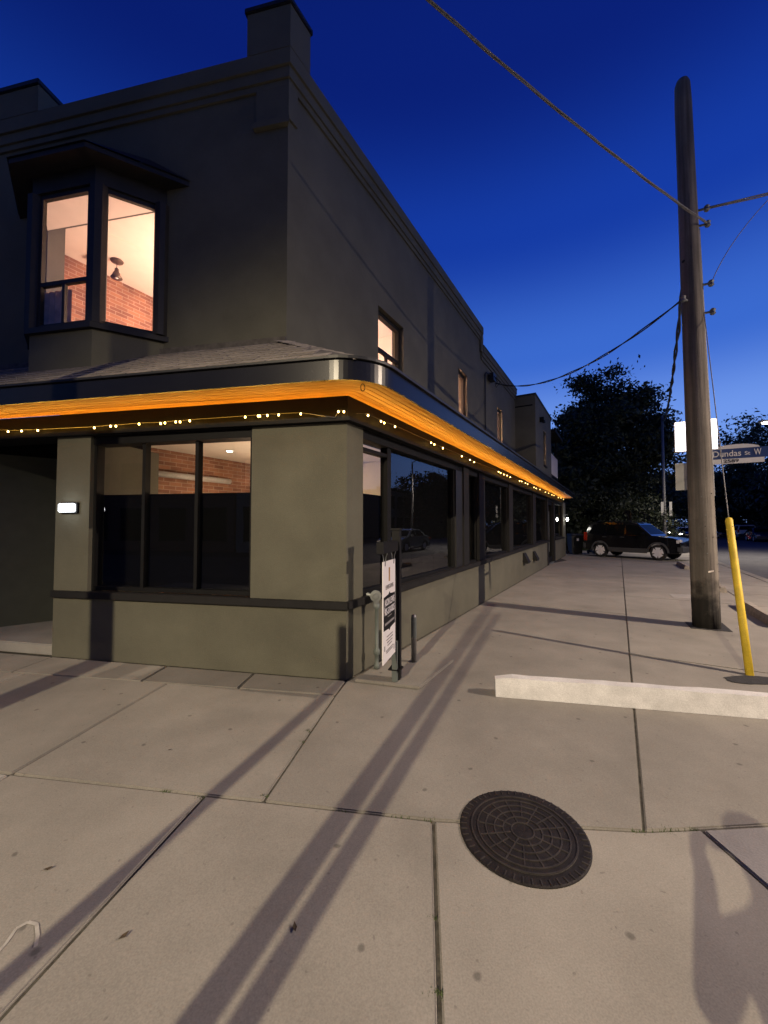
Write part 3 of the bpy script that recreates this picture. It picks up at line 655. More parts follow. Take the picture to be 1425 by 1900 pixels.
# rear block standing proud of the side wall
BW, B1 = .76, 16.7
zb = 6.62
mb = MB(); mb.fr(PU, UL + .002, UL + .25, -1.0, BW, ZB, zb); part('rear_block_wall', 'stucco', mb)
wb = (14.45, 15.15, 4.12, 5.6)
for a, b, z0, z1 in ((UL + .25, wb[0], ZB, zb), (wb[0], wb[1], ZB, wb[2]), (wb[0], wb[1], wb[3], zb), (wb[1], B1, ZB, zb)):
    mb = MB(); mb.fr(PU, a, b, BW - .25, BW, z0, z1); part('rear_block_wall', 'stucco', mb)
mb = MB(); mb.fr(PU, UL - .03, B1 + .03, BW - .28, BW + .03, zb + .002, zb + .06); mb.fr(PU, UL - .03, UL + .28, -1.0, BW - .28, zb + .002, zb + .06); part('cap_flashing', 'black_metal', mb)
mb = MB(); mb.fr(PU, B1 - .25, B1 - .002, -5, BW - .252, ZB, zb); part('rear_wall', 'stucco', mb)
mb = MB(); mb.fr(PU, 13.55, 13.63, BW, BW + .16, 5.75, 5.95); mb.fr(PU, 13.5, 13.7, BW + .1, BW + .2, 5.72, 5.8); part('wall_vent', 'dark_frame', mb)
# rear balcony with a small canopy
bal = MB(); bal.fr(PU, B1 + .002, B1 + 2.6, -1.2, BW - .02, 3.9, 4.0); bc = part('rear_balcony', 'dark_frame', bal)
for k in range(9): mb = MB(); mb.fr(PU, B1 + .05 + k * .28, B1 + .27 + k * .28, BW - .06, BW - .03, 4.0, 5.0); mb.build('balcony_board', 'blind', bc)
mb = MB(); mb.fr(PU, B1 + 2.5, B1 + 2.6, BW - .14, BW - .07, 4.0, 6.0); mb.build('post', 'grey_frame', bc)
mb = MB(); mb.fr(PU, B1 + .002, B1 + 2.9, -1.2, BW + .2, 5.98, 6.12); mb.build('canopy', 'grey_frame', bc)
# upper side windows: frame, sash, panes, pale curtain
def sash(F, t0, t1, z0, z1, base=0.0, rail=None, mullion=None):
    mb = MB(); fw = .05; r0, r1 = base - .16, base - .08
    mb.fr(F, t0, t0 + fw, r0, r1, z0, z1); mb.fr(F, t1 - fw, t1, r0, r1, z0, z1); mb.fr(F, t0 + fw, t1 - fw, r0, r1, z0, z0 + fw); mb.fr(F, t0 + fw, t1 - fw, r0, r1, z1 - fw * 1.6, z1)
    if rail: mb.fr(F, t0 + fw, t1 - fw, r0 + .01, r1 - .01, rail - .03, rail + .03)
    if mullion: mb.fr(F, (t0 + t1) / 2 - .02, (t0 + t1) / 2 + .02, r0 + .015, r1 - .015, z0 + fw, rail - .03)
    w_ = part('window', 'grey_frame', mb)
    for za, zb_ in ((z0 + fw, (rail or z1) - .03), ((rail or z1) + .03, z1 - fw)):
        if zb_ - za < .1: continue
        g_ = MB(); y = base - .12; g_.poly([F(t0 + fw, y, za), F(t1 - fw, y, za), F(t1 - fw, y, zb_), F(t0 + fw, y, zb_)]); g_.build('pane', 'glass', w_)
    s_ = MB(); s_.fr(F, t0 - .03, t1 + .03, base - .08, base + .05, z0 - .06, z0 - .002); s_.build('sill', 'grey_frame', w_)
    return w_
for k, (a, b, z0, z1) in enumerate(wins): sash(PU, a, b, z0, z1, rail=(4.63 if k == 0 else None), mullion=(k == 0))
sash(PU, *wb, base=BW)
for (a, b, z0, z1), bs in ((wins[1], 0), (wins[2], 0), (wb, BW)):
    mb = MB(); n = 14
    for j in range(n):
        x0 = a + (b - a) * (.06 + .88 * j / n); x1 = a + (b - a) * (.06 + .88 * (j + 1) / n); y0 = bs - .25 + .018 * (j % 2); y1 = bs - .25 + .018 * ((j + 1) % 2)
        mb.poly([PU(x0, y0, z0), PU(x1, y1, z0), PU(x1, y1, z1), PU(x0, y0, z1)])
    part('curtain', 'sheer', mb)
# room behind the upper walls
ZC = 6.08
mb = MB(); mb.prism([tuple(U - .27 * MIT), PU(UL, -.27, 0)[:2], PU(UL, -4.45, 0)[:2], PU(-1.2, -4.45, 0)[:2]], ZC, ZC + .05); part('upper_ceiling', 'ceiling_paint', mb)
mb = MB(); mb.prism([tuple(U - .27 * MIT), PU(UL, -.27, 0)[:2], PU(UL, -4.45, 0)[:2], PU(-1.2, -4.45, 0)[:2]], 3.42, 3.48); part('upper_floor', 'floorboard', mb)
mb = MB(); mb.fr(PU, -1.18, UL, -4.6, -4.46, 3.4, 6.1); part('party_wall', 'brick', mb)
mb = MB(); mb.fr(PU, 4.6, 4.7, -4.45, -.27, 3.48, ZC); part('partition_wall', 'cream', mb)
mb = MB(); mb.fr(PU, UL - .1, UL - .002, -4.45, -.27, 3.48, ZC); part('partition_wall', 'cream', mb)
mb = MB(); mb.fr(PU, B1 - .4, B1 - .3, -3, BW - .3, 3.48, zb); part('partition_wall', 'cream', mb)
mb = MB(); mb.prism([tuple(U - .3 * MIT), PU(UL, -.28, 0)[:2], PU(UL, -9, 0)[:2], QU(UF1, -.3, 0)[:2]], 6.2, 6.25); part('roof_deck', 'film', mb)
mb = MB(); mb.fr(PU, UL, B1, -4.9, BW - .1, 6.2, 6.25); part('roof_deck', 'film', mb)

# --- bay window
K1 = np.array(QU(BR - .07, 0, 0)[:2]); 
fdir = hd(60.0)
L1 = .76; Ka = K1 - fdir * L1; 
proj_o = float((Ka - U).dot(FN)); Kb = Ka + .95 * FD; dt = float((Ka - U).dot(FD)) - (BR - .07)
K2 = np.array(QU(float((Kb - U).dot(FD)) + dt, 0, 0)[:2])
ringp = [K1, Ka, Kb, K2]
def off_ring(d):                              # ring of the bay pushed outward
    pts = []
    for i, p in enumerate(ringp):
        ns = []
        for (a, b) in ((i - 1, i), (i, i + 1)):
            if a < 0 or b > 3: continue
            e = ringp[b] - ringp[a]; e = e / np.linalg.norm(e); n_ = np.array([-e[1], e[0]]); 
            if n_.dot(FN) < 0: n_ = -n_
            ns.append(n_)
        if len(ns) == 2: m_ = (ns[0] + ns[1]) / (1 + ns[0].dot(ns[1])); pts.append(p + d * m_)
        else:
            e = FD; s_ = d / max(.2, abs(np.dot(ns[0], FD))) * (1 if i == 3 else -1); pts.append(p + FD * s_)
    return pts
back = lambda ps, d=.2: [tuple(p) for p in ps] + [tuple(ps[-1] - FN * d), tuple(ps[0] - FN * d)]
bay = MB(); bay.prism(back(off_ring(0), .02), 3.30, 3.94); by = part('bay_window', 'stucco', bay)
mb = MB(); mb.prism(back(off_ring(.05), .02), 3.942, 4.01); mb.build('bay_sill', 'bay_frame', by)
mb = MB(); mb.prism(back(off_ring(.01), .02), 5.76, 5.985); mb.build('bay_head', 'bay_frame', by)
for i, p in enumerate(ringp):
    c_ = np.array(p); w_ = .085 if i in (1, 2) else .075
    cen = c_ - FN * .05 * (1 if i in (1, 2) else -.6) + (FD * (.03 if i == 0 else -.03 if i == 3 else 0))
    m2 = MB(); m2.prism([tuple(cen + w_ * np.array([math.cos(a), math.sin(a)]) * 1.15) for a in [math.atan2(FN[1], FN[0]) + .39 + j * math.pi / 4 for j in range(8)]], 4.012, 5.758); m2.build('bay_post', 'bay_frame', by)
def bay_face(a, b, rail, mull):
    e = (b - a) / np.linalg.norm(b - a); n_ = np.array([-e[1], e[0]]); n_ = n_ if n_.dot(FN) > 0 else -n_; Lf = float(np.linalg.norm(b - a))
    F = lambda t, o, z: (*(a + t * e + o * n_), z)
    mb = MB(); i0, i1 = .06, Lf - .06; z0, z1 = 4.012, 5.758; fw = .07
    mb.fr(F, i0, i0 + fw, -.07, -.02, z0, z1); mb.fr(F, i1 - fw, i1, -.07, -.02, z0, z1); mb.fr(F, i0 + fw, i1 - fw, -.07, -.02, z0, z0 + .06); mb.fr(F, i0 + fw, i1 - fw, -.07, -.02, z1 - .06, z1)
    if rail: mb.fr(F, i0 + fw, i1 - fw, -.07, -.02, rail - .025, rail + .025); mb.fr(F, Lf / 2 - .02, Lf / 2 + .02, -.065, -.025, z0 + .06, rail - .025)
    f_ = mb.build('bay_sash', 'bay_frame', by); return F, i0 + fw, i1 - fw, z0 + .06, z1 - .06, f_
for a, b, rl in ((K1, Ka, None), (Ka, Kb, 4.59), (Kb, K2, None)):
    F, x0, x1, z0, z1, f_ = bay_face(a, b, rl, None)
    for za, zb_ in (((z0, z1),) if not rl else ((z0, rl - .025), (rl + .025, z1))):
        g_ = MB(); g_.poly([F(x0, -.045, za), F(x1, -.045, za), F(x1, -.045, zb_), F(x0, -.045, zb_)]); o = g_.build('pane', 'glass', by)
rr = off_ring(.23); mb = MB(); mb.prism(back(rr, .0), 5.987, 6.05); mb.build('bay_eave', 'bay_frame', by)
mb = MB(); rp = off_ring(.25); top = [np.array(QU(float((K1 - U).dot(FD)) + .25, .01, 0)[:2]), np.array(QU(float((K2 - U).dot(FD)) - .25, .01, 0)[:2])]
zt, ze = 6.45, 6.052; r3 = lambda p, z: (float(p[0]), float(p[1]), z)
mb.poly([r3(rp[0], ze), r3(rp[1], ze), r3(top[0], zt)]); mb.poly([r3(rp[1], ze), r3(rp[2], ze), r3(top[1], zt), r3(top[0], zt)]); mb.poly([r3(rp[2], ze), r3(rp[3], ze), r3(top[1], zt)])
mb.build('bay_roof', 'bay_frame', by)
mb = MB(); rq = off_ring(-.10); mb.prism([tuple(p) for p in rq], 5.74, 5.759); mb.build('bay_ceiling', 'ceiling_paint', by)
mb = MB(); n = 10                               # curtain drawn aside on the left of the bay
for j in range(n):
    x0, x1 = .48 + .045 * j, .48 + .045 * (j + 1); f0, f1 = -.14 + .03 * (j % 2), -.14 + .03 * ((j + 1) % 2)
    A_ = Ka + FD * x0 + FN * f0; B_ = Ka + FD * x1 + FN * f1; mb.poly([r3(A_, 4.02), r3(B_, 4.02), r3(B_, 4.56), r3(A_, 4.56)])
mb.build('curtain', 'curtain', by)
# pendant lamp, and room lights added out of view
pp = on_z(217, 484, ZC); pt = thing('pendant_lamp', tuple(pp), 'small bell-shaped pendant lamp hanging from the ceiling behind the bay window', 'lamp')
mb = MB(); mb.lathe((pp[0], pp[1], ZC - .035), [(.02, 0), (.09, .012), (.1, .034)], 18); mb.build('canopy', 'ornament', pt, smooth=True)
mb = MB(); mb.tube([(pp[0], pp[1], ZC - .035), (pp[0], pp[1], ZC - .14)], .006, 6); mb.build('stem', 'ornament', pt)
mb = MB(); mb.lathe((pp[0], pp[1], ZC - .30), [(.09, 0), (.06, .05), (.055, .08), (.035, .11), (.03, .16)], 18); mb.build('shade', 'ornament', pt, smooth=True)
mb = MB(); mb.lathe((pp[0], pp[1], ZC - .31), [(.02, 0), (.035, .02), (.03, .05)], 12); mb.build('bulb', 'lamp_clear', pt)
def added_floor_lamp(pos, z0, h, e, col, label):  # unseen lamp added to brighten a room and its ceiling evenly
    o = thing('added_floor_lamp', (pos[0], pos[1], z0), label, 'lamp', 'unseen lamps added to the rooms')
    mb = MB(); mb.lathe((pos[0], pos[1], z0), [(.14, 0), (.13, .02), (.02, .035)], 16); mb.build('base', 'ornament', o)
    mb = MB(); mb.tube([(pos[0], pos[1], z0 + .03), (pos[0], pos[1], z0 + h - .1)], .012, 8); mb.build('stem', 'ornament', o)
    mb = MB(); mb.lathe((pos[0], pos[1], z0 + h - .1), [(.03, 0), (.07, .03), (.085, .08), (.06, .14), (.04, .16)], 16); mb.build('globe', 'downlight', o, smooth=True)
    lamp('lamp_light', 'POINT', (pos[0], pos[1], z0 + h + .16), e, col, o, .08)
WARM = (1, .60, .44)
added_floor_lamp(PU(.9, -2.6, 0), 3.48, 1.0, 360, WARM, 'unseen added floor lamp in the front upstairs room behind the bay window')
added_floor_lamp(PU(3.0, -2.0, 0), 3.48, 1.0, 240, WARM, 'unseen added floor lamp in the front upstairs room behind the first side window')
added_floor_lamp(PU(6.9, -1.8, 0), 3.48, 1.2, 1300, WARM, 'unseen added floor lamp in the middle upstairs room near its front window')
added_floor_lamp(PU(10.6, -1.6, 0), 3.48, 1.2, 1300, WARM, 'unseen added floor lamp in the middle upstairs room near its rear window')
added_floor_lamp(PU(14.8, -.6, 0), 3.48, 1.2, 420, WARM, 'unseen added floor lamp in the rear upstairs room')
added_floor_lamp(P(1.3, -2.3, 0), .06, 1.35, 75, (1, .68, .44), 'unseen added floor lamp in the shop hidden behind the dark window film')

# --- things fixed to the building
def sconce(name, F, t, z, w_, h, label, m='sconce_lit', e=0, d=.07):
    o = thing(name, F(t, 0, z), label, 'wall light', 'wall lights')
    mb = MB(); mb.fr(F, t - w_ / 2 - .012, t + w_ / 2 + .012, .001, .03, z - h / 2 - .012, z + h / 2 + .012); mb.build('backplate', 'dark_frame', o)
    mb = MB(); mb.fr(F, t - w_ / 2, t + w_ / 2, .03, d, z - h / 2, z + h / 2); mb.build('diffuser', m, o, bevel=.01)
    if e: lamp('sconce_glow', 'POINT', F(t, d + .12, z), e, (.9, .95, 1), o, .05)
    return o
sconce('wall_light', Q, 3.40, 1.755, .22, .1, 'lit white rectangular wall light on the left stucco pilaster', e=.7)
def globe_light(t, z, label, off=0.0):
    o = thing('wall_lantern', P(t, off, z), label, 'wall light', 'side door lanterns')
    mb = MB(); mb.fr(P, t - .05, t + .05, off + .001, off + .03, z + .05, z + .3); mb.tube([P(t, off + .02, z + .25), P(t, off + .14, z + .25), P(t, off + .14, z + .1)], .012, 6); mb.build('bracket', 'galv', o)
    mb = MB(); mb.lathe(P(t, off + .14, z - .09), [(.02, 0), (.05, .05), (.055, .09), (.035, .15), (.02, .17)], 14); mb.build('globe', 'bulb_white', o, smooth=True)
    lamp('lantern_glow', 'POINT', P(t, off + .32, z), 3, (1, .95, .85), o, .08)
globe_light(18.8, 1.85, 'round lit lantern at the far end of the side wall')
# fairy lights along the header
def fairy(label, F, pts, ends):
    wz = [on_wall(px, py, C + .09 * (FN if F is Q else SN), FD if F is Q else SD) for px, py in pts]
    o = thing('string_lights', F(wz[0][0], .05, wz[0][1]), label, 'string lights')
    pl = sorted([(t, z) for t, z in wz] + ends); mb = MB()
    mb.tube([F(t, .085, z + .012) for t, z in pl], .004, 5); mb.build('cord', 'black_metal', o)
    for t, z in wz:
        b_ = MB(); b_.lathe(F(t, .09, z - .016), [(.004, 0), (.009, .006), (.009, .014), (.005, .022)], 8); b_.build('bulb', 'bulb', o)
fairy('string of small warm bulbs along the beam over the front window', Q, [(15, 800), (40, 799), (70, 798), (175, 793), (205, 790), (215, 790), (258, 786), (298, 785), (306, 784), (326, 782), (334, 782), (352, 780), (455, 773), (479, 771), (482, 771), (496, 770), (517, 769), (558, 767), (628, 763), (638, 763)], [(.1, 2.62), (4.5, 2.72)])
fairy('string of small warm bulbs along the beam over the side windows', P, [(683, 770), (707, 781), (713, 784), (733, 791), (800, 821), (806, 824), (822, 831), (857, 846), (872, 853), (880, 857), (925, 875), (929, 877), (935, 880), (941, 882), (947, 885), (964, 892), (968, 893), (975, 896), (979, 898), (991, 904), (995, 906), (1002, 908), (1012, 913), (1018, 915), (1024, 918), (1028, 919), (1036, 923), (1041, 924), (1046, 926)], [(.05, 2.68)])
# hook hanging under the soffit corner
hk = on_z(673, 715, 2.85); mb = MB(); mb.tube([(hk[0] + .02 * math.cos(a), hk[1], 2.84 + .035 * math.sin(a) - .01) for a in [j * .5 for j in range(13)]], .004, 5); tag(mb.build('soffit_hook', 'black_metal'), 'small dark wire loop under the wooden soffit corner', 'hook')
# conduit and weatherhead on the side wall
mb = MB(); ct, cz = on_wall(898, 692, U, SD); cd = thing('service_conduit', PU(ct, .03, 3.9), 'thin dark conduit and weatherhead climbing the upper side wall', 'conduit')
mb.tube([PU(ct, .035, 3.8), PU(ct, .035, cz - .05), PU(ct + .08, .05, cz + .03), PU(ct + .35, .1, cz + .04)], .02, 8); mb.build('pipe', 'black_metal', cd)
mb = MB(); mb.fr(PU, ct + .33, ct + .62, .03, .2, cz - .12, cz + .1); mb.tube([PU(ct + .4, .2, cz), PU(ct + .4, .3, cz - .2), PU(ct + .5, .2, cz - .3)], .012, 6); mb.tube([PU(ct + .55, .2, cz), PU(ct + .6, .34, cz - .15), PU(ct + .62, .2, cz - .3)], .012, 6); mb.build('weatherhead', 'black_metal', cd)
# wall vents low on the side wall
for k, (px, py, txt) in enumerate(((972, 1036, 'hooded metal vent on the low side wall, the nearer of two'), (990, 1032, 'hooded metal vent on the low side wall, the farther of two'))):
    t, z = on_wall(px, py, C, SD); v_ = thing('wall_vent', P(t, 0, z), txt, 'vent', 'hooded vents')
    mb = MB(); mb.hexa([P(t - .17, .001, z - .1), P(t - .17, .16, z - .1), P(t + .17, .16, z - .1), P(t + .17, .001, z - .1)][::-1], [P(t - .15, .001, z + .16), P(t - .15, .03, z + .16), P(t + .15, .03, z + .16), P(t + .15, .001, z + .16)][::-1]); mb.build('hood', 'grey_frame', v_)
    mb = MB(); mb.fr(P, t - .14, t + .14, .02, .14, z - .14, z - .101); mb.build('grille', 'black_metal', v_)

# ================================================================== STREET THINGS
# raised concrete pad at the corner
pad = [C + np.array([.09, .0]) + .02 * SN, on_z(658, 1266)[:2], on_z(779, 1280)[:2], on_z(842, 1228)[:2], P(1.0, .02, 0)[:2]]
mb = MB(); mb.prism([tuple(p) for p in pad[1:]] , .0, .03); tag(mb.build('concrete_pad', 'concrete', bevel=.008), 'low pale concrete pad under the sign post at the building corner', 'pad')
# gas riser: pipe with regulator against the wall
gp = on_z(699, 1241, .03); gt = float((gp[:2] - C).dot(SD)); gw = float((gp[:2] - C).dot(SN))
gr_ = thing('gas_riser', (gp[0], gp[1], .035), 'grey gas pipe and regulator standing between the wall and the sale sign', 'gas pipe')
mb = MB(); mb.lathe((gp[0], gp[1], .035), [(.03, 0), (.03, .04), (.022, .05), (.022, .14), (.034, .15), (.034, .2), (.02, .21), (.02, .62), (.03, .63), (.03, .68)], 12); mb.build('riser_pipe', 'green_grey', gr_, smooth=True)
mb = MB(); mb.tube([(gp[0], gp[1], .72), (gp[0] - .02, gp[1] + .06, .78), P(gt + .02, .005, .80)], .022, 8); mb.build('elbow', 'galv', gr_)
mb = MB(); c_ = Vector((gp[0] - .01, gp[1], .80)); mb.tube([c_ + Vector((.0, -.045, 0)), c_ + Vector((0, -.03, 0)), c_ + Vector((0, -.028, 0)), c_ + Vector((0, .0, 0)), c_ + Vector((0, .002, 0)), c_ + Vector((0, .03, 0))], [.025, .03, .06, .06, .03, .025], 16); mb.lathe((c_.x, c_.y, c_.z - .13), [(.022, 0), (.03, .02), (.03, .05), (.036, .1)], 12); mb.build('regulator', 'galv', gr_)
# short grey pipe bollard
bp_ = on_z(768, 1233, .0); mb = MB(); mb.lathe((bp_[0], bp_[1], 0), [(.030, 0), (.030, .52), (.026, .545), (.012, .555)], 14); bo = thing('pipe_bollard', (bp_[0], bp_[1], 0), 'short grey steel pipe bollard beside the sale sign', 'bollard'); mb.build('pipe', 'steel_pole', bo, smooth=True)
mb = MB(); mb.lathe((bp_[0], bp_[1], .30), [(.0312, 0), (.0312, .22)], 14); mb.build('sleeve', 'green_grey', bo)
# real-estate sign: post, arm, hanging panel
sp = on_z(736, 1259, .035); S = thing('sale_sign', (sp[0], sp[1], .035), 'white and black real estate sign hanging from a dark post at the corner', 'sign')
left = np.array([-.012, 3.50]); right = np.array([sp[0] - .02, sp[1] - .10]); ad = left - right; pl_len = float(np.linalg.norm(ad)); ad /= pl_len; an = np.array([ad[1], -ad[0]])
an = an if an.dot(np.array([1, -.2])) > 0 else -an
cx = np.array(sp[:2]); hw = .04
sq = lambda c, h: [tuple(c + ad * h + an * h), tuple(c - ad * h + an * h), tuple(c - ad * h - an * h), tuple(c + ad * h - an * h)]
mb = MB(); mb.prism(sq(cx, hw), .035, 1.50); mb.build('post', 'sign_black', S, bevel=.004)
mb = MB(); mb.prism(sq(cx, hw + .008), 1.50, 1.52); mb.build('post_cap', 'sign_black', S)
mb = MB(); mb.prism(sq(cx + ad * .065 + an * .0, .024), .035, .42); mb.build('stake', 'green_grey', S)
mb = MB(); mb.prism(sq(cx + ad * .03, .062), .14, .152); mb.build('strap', 'sign_black', S)
a0 = cx + ad * hw; a1 = cx + ad * (hw + pl_len + .10)
mb = MB(); mb.prism([tuple(a0 + an * .03), tuple(a1 + an * .03), tuple(a1 - an * .03), tuple(a0 - an * .03)], 1.30, 1.40); mb.build('arm', 'sign_black', S, bevel=.004)
mb = MB(); mb.prism([tuple(a1 + an * .031), tuple(a1 + an * .031 + ad * .006), tuple(a1 - an * .031 + ad * .006), tuple(a1 - an * .031)], 1.298, 1.402); mb.build('arm_cap', 'sign_black', S)
z0p, z1p = .33, 1.225
def SP(x, y, o=0): q = right + ad * x + an * o; return (q[0], q[1], y)
mb = MB(); mb.prism([SP(0, 0, .004)[:2], SP(pl_len, 0, .004)[:2], SP(pl_len, 0, -.004)[:2], SP(0, 0, -.004)[:2]], z0p, z1p); pn = mb.build('panel', 'sign_white', S)
for x in (.06, pl_len - .06):
    mb = MB(); mb.tube([SP(x, z1p - .04, .006), SP(x + .01, z1p + .04, .015), SP(x + .02, 1.30, .03)], .004, 5); mb.tube([SP(x, z1p - .04, -.006), SP(x - .01, z1p + .04, -.015), SP(x - .02, 1.30, -.03)], .004, 5); mb.build('hanger', 'galv', S)
W_ = pl_len; Hh = z1p - z0p
def plate(name, pts, m, o=.0055): 
    mb = MB(); f = [SP(x, z, o) for x, z in pts]; b = [SP(x, z, .0035) for x, z in pts]; mb.hexa(b, f); return mb.build(name, m, pn)
# dark block with scalloped brackets at the top and bottom
zt_, zb_ = z0p + Hh * .655, z0p + Hh * .315
def scallop(zc, s): return [(W_ * (.04 + .92 * k / 24), zc + s * (.005 * math.cos((k / 24 - .5) * 2 * math.pi) + (.02 * max(0, 1 - abs(k / 24 - .5) * 12)))) for k in range(25)]
plate('dark_block', scallop(zt_, 1) + scallop(zb_, -1)[::-1], 'sign_black')
xdir = -Vector((ad[0], ad[1], 0)); xdir = -xdir if xdir.cross(Vector((0, 0, 1))).dot(Vector((an[0], an[1], 0))) < 0 else xdir
T = lambda s_, size, m, y, x=.5, fit=1, b=0: lettering(s_, size, m, pn, SP(W_ * x, z0p + Hh * y, .0065), xdir, (0, 0, 1), .0008, fit=fit * W_, bold=b)
T('JASON LEWIS', .085, 'sign_white', .585, .5, .80, .0015); T('905-510-0025', .085, 'sign_white', .495, .5, .82, .0015)
T('LEWIS HOMES', .055, 'sign_grey', .735, .5, .62)
plate('emblem', [(W_ * .46, z0p + Hh * .79), (W_ * .56, z0p + Hh * .79), (W_ * .56, z0p + Hh * .93), (W_ * .46, z0p + Hh * .93)], 'gold')
plate('text_rule', [(W_ * .33, z0p + Hh * .435), (W_ * .66, z0p + Hh * .435), (W_ * .66, z0p + Hh * .442), (W_ * .33, z0p + Hh * .442)], 'sign_grey', .0065)
plate('text_rule', [(W_ * .12, z0p + Hh * .365), (W_ * .88, z0p + Hh * .365), (W_ * .88, z0p + Hh * .388), (W_ * .12, z0p + Hh * .388)], 'sign_grey', .0065)
for k, (y, x0, x1) in enumerate(((.235, .25, .72), (.205, .22, .75), (.175, .27, .7), (.145, .3, .66), (.10, .2, .78), (.08, .24, .75))):
    plate('text_rule', [(W_ * x0, z0p + Hh * y), (W_ * x1, z0p + Hh * y), (W_ * x1, z0p + Hh * (y + .012)), (W_ * x0, z0p + Hh * (y + .012))], 'sign_grey')
for x, y in ((.12, .05), (.88, .12)): plate('text_rule', [(W_ * (x - .03), z0p + Hh * y), (W_ * (x + .03), z0p + Hh * y), (W_ * (x + .03), z0p + Hh * (y + .05)), (W_ * (x - .03), z0p + Hh * (y + .05))], 'sign_grey')

# manhole
mc = on_z(970, 1545); mh = thing('manhole', (mc[0], mc[1], 0), 'round dark iron manhole cover with rings and spokes in the pavement', 'manhole cover'); RM = .310
mb = MB(); mb.lathe((mc[0], mc[1], 0), [(RM + .004, -.05), (RM + .002, .004), (RM - .006, .007), (RM - .05, .007)], 64); mb.build('frame', 'iron', mh)
mb = MB(); mb.lathe((mc[0], mc[1], 0), [(RM - .055, .0073), (RM - .056, .0082), (.01, .0084)], 64); cv = mb.build('cover', 'iron', mh)
def ringm(r0, r1, z0, z1, name, par, n=64, m='iron_edge'):
    mb = MB(); 
    for k in range(n):
        a, b = 2 * math.pi * k / n, 2 * math.pi * (k + 1) / n; ca, sa, cb_, sb = math.cos(a), math.sin(a), math.cos(b), math.sin(b); x, y = mc[0], mc[1]
        p = [(x + r0 * ca, y + r0 * sa), (x + r1 * ca, y + r1 * sa), (x + r1 * cb_, y + r1 * sb), (x + r0 * cb_, y + r0 * sb)]
        mb.poly([(*p[0], z1), (*p[1], z1), (*p[2], z1), (*p[3], z1)]); mb.poly([(*p[1], z0), (*p[2], z0), (*p[2], z1), (*p[1], z1)]); mb.poly([(*p[0], z0), (*p[3], z0), (*p[3], z1), (*p[0], z1)])
    return mb.build(name, m, par)
for r_ in (.052, .092, .135, .178, .218): ringm(r_, r_ + .0055, .007, .0125, 'ring_rib', cv)
ringm(.248, .254, .006, .013, 'rim_ring', mh)
for k in range(16):
    a = 2 * math.pi * k / 16 + .1; d = np.array([math.cos(a), math.sin(a)]); n_ = np.array([-d[1], d[0]]) * .0028; r0, r1 = (.06, .22) if k % 2 == 0 else (.095, .22)
    mb = MB(); mb.prism([mc[:2] + d * r0 - n_, mc[:2] + d * r1 - n_, mc[:2] + d * r1 + n_, mc[:2] + d * r0 + n_], .007, .012); mb.build('spoke_rib', 'iron_edge', cv)
for k in range(48):
    a = 2 * math.pi * (k + .5) / 48; d = np.array([math.cos(a), math.sin(a)]); n_ = np.array([-d[1], d[0]]) * .0026
    mb = MB(); mb.prism([mc[:2] + d * .276 - n_, mc[:2] + d * .307 - n_, mc[:2] + d * .307 + n_, mc[:2] + d * .276 + n_], .006, .0105); mb.build('frame_tooth', 'iron_edge', mh)

# wheel stops
def wheel_stop(a, b, wd, h, m, label, chip=0):
    a = np.array(a[:2]); b = np.array(b[:2]); d = b - a; L = np.linalg.norm(d); d /= L; n_ = np.array([-d[1], d[0]]); mb = MB(); N_ = 16; rings = []
    for k in range(N_ + 1):
        c_ = a + d * L * k / N_; e = (.02 if k in (0, N_) else 0); j = lambda s: random.uniform(-s, s)
        rings.append([(*(c_ + n_ * 0.0), 0), (*(c_ + n_ * (.02 + j(.003))), h * .55 + j(.004)), (*(c_ + n_ * (.035 + e * .5 + j(.004))), h - e + j(.004)), (*(c_ + n_ * (wd - .035 - e * .5)), h - e + j(.004)), (*(c_ + n_ * (wd - .01)), h * .5), (*(c_ + n_ * wd), 0)])
    for k in range(N_):
        for q_ in range(6): mb.poly([rings[k][q_], rings[k][(q_ + 1) % 6], rings[k + 1][(q_ + 1) % 6], rings[k + 1][q_]])
    mb.poly(rings[0]); mb.poly(rings[-1][::-1])
    o = mb.build('wheel_stop', m); bm = bmesh.new(); bm.from_mesh(o.data); bmesh.ops.remove_doubles(bm, verts=bm.verts, dist=1e-4); bmesh.ops.recalc_face_normals(bm, faces=bm.faces); bm.to_mesh(o.data); bm.free()
    return tag(o, label, 'wheel stop', 'concrete wheel stops')
w0 = on_z(920, 1293); w1 = on_z(1425, 1335); wdv = (w1 - w0)[:2]; wdv /= np.linalg.norm(wdv)
wheel_stop(w0, np.array(w0[:2]) + wdv * 2.45, .17, .165, 'white_paint', 'long white painted concrete wheel stop on the pavement before the manhole')
for k, (t0, txt) in enumerate(((4.9, 'weathered brown wheel stop at the right edge, nearest the yellow guard'), (8.6, 'weathered brown wheel stop just behind the utility pole'), (14.2, 'weathered pale wheel stop near the front of the black car'))):
    wheel_stop(P(t0 + (0 if k != 1 else 0), 4.50, 0), P(t0 + 1.9, 4.46, 0), .16, .14, 'old_stop', txt)

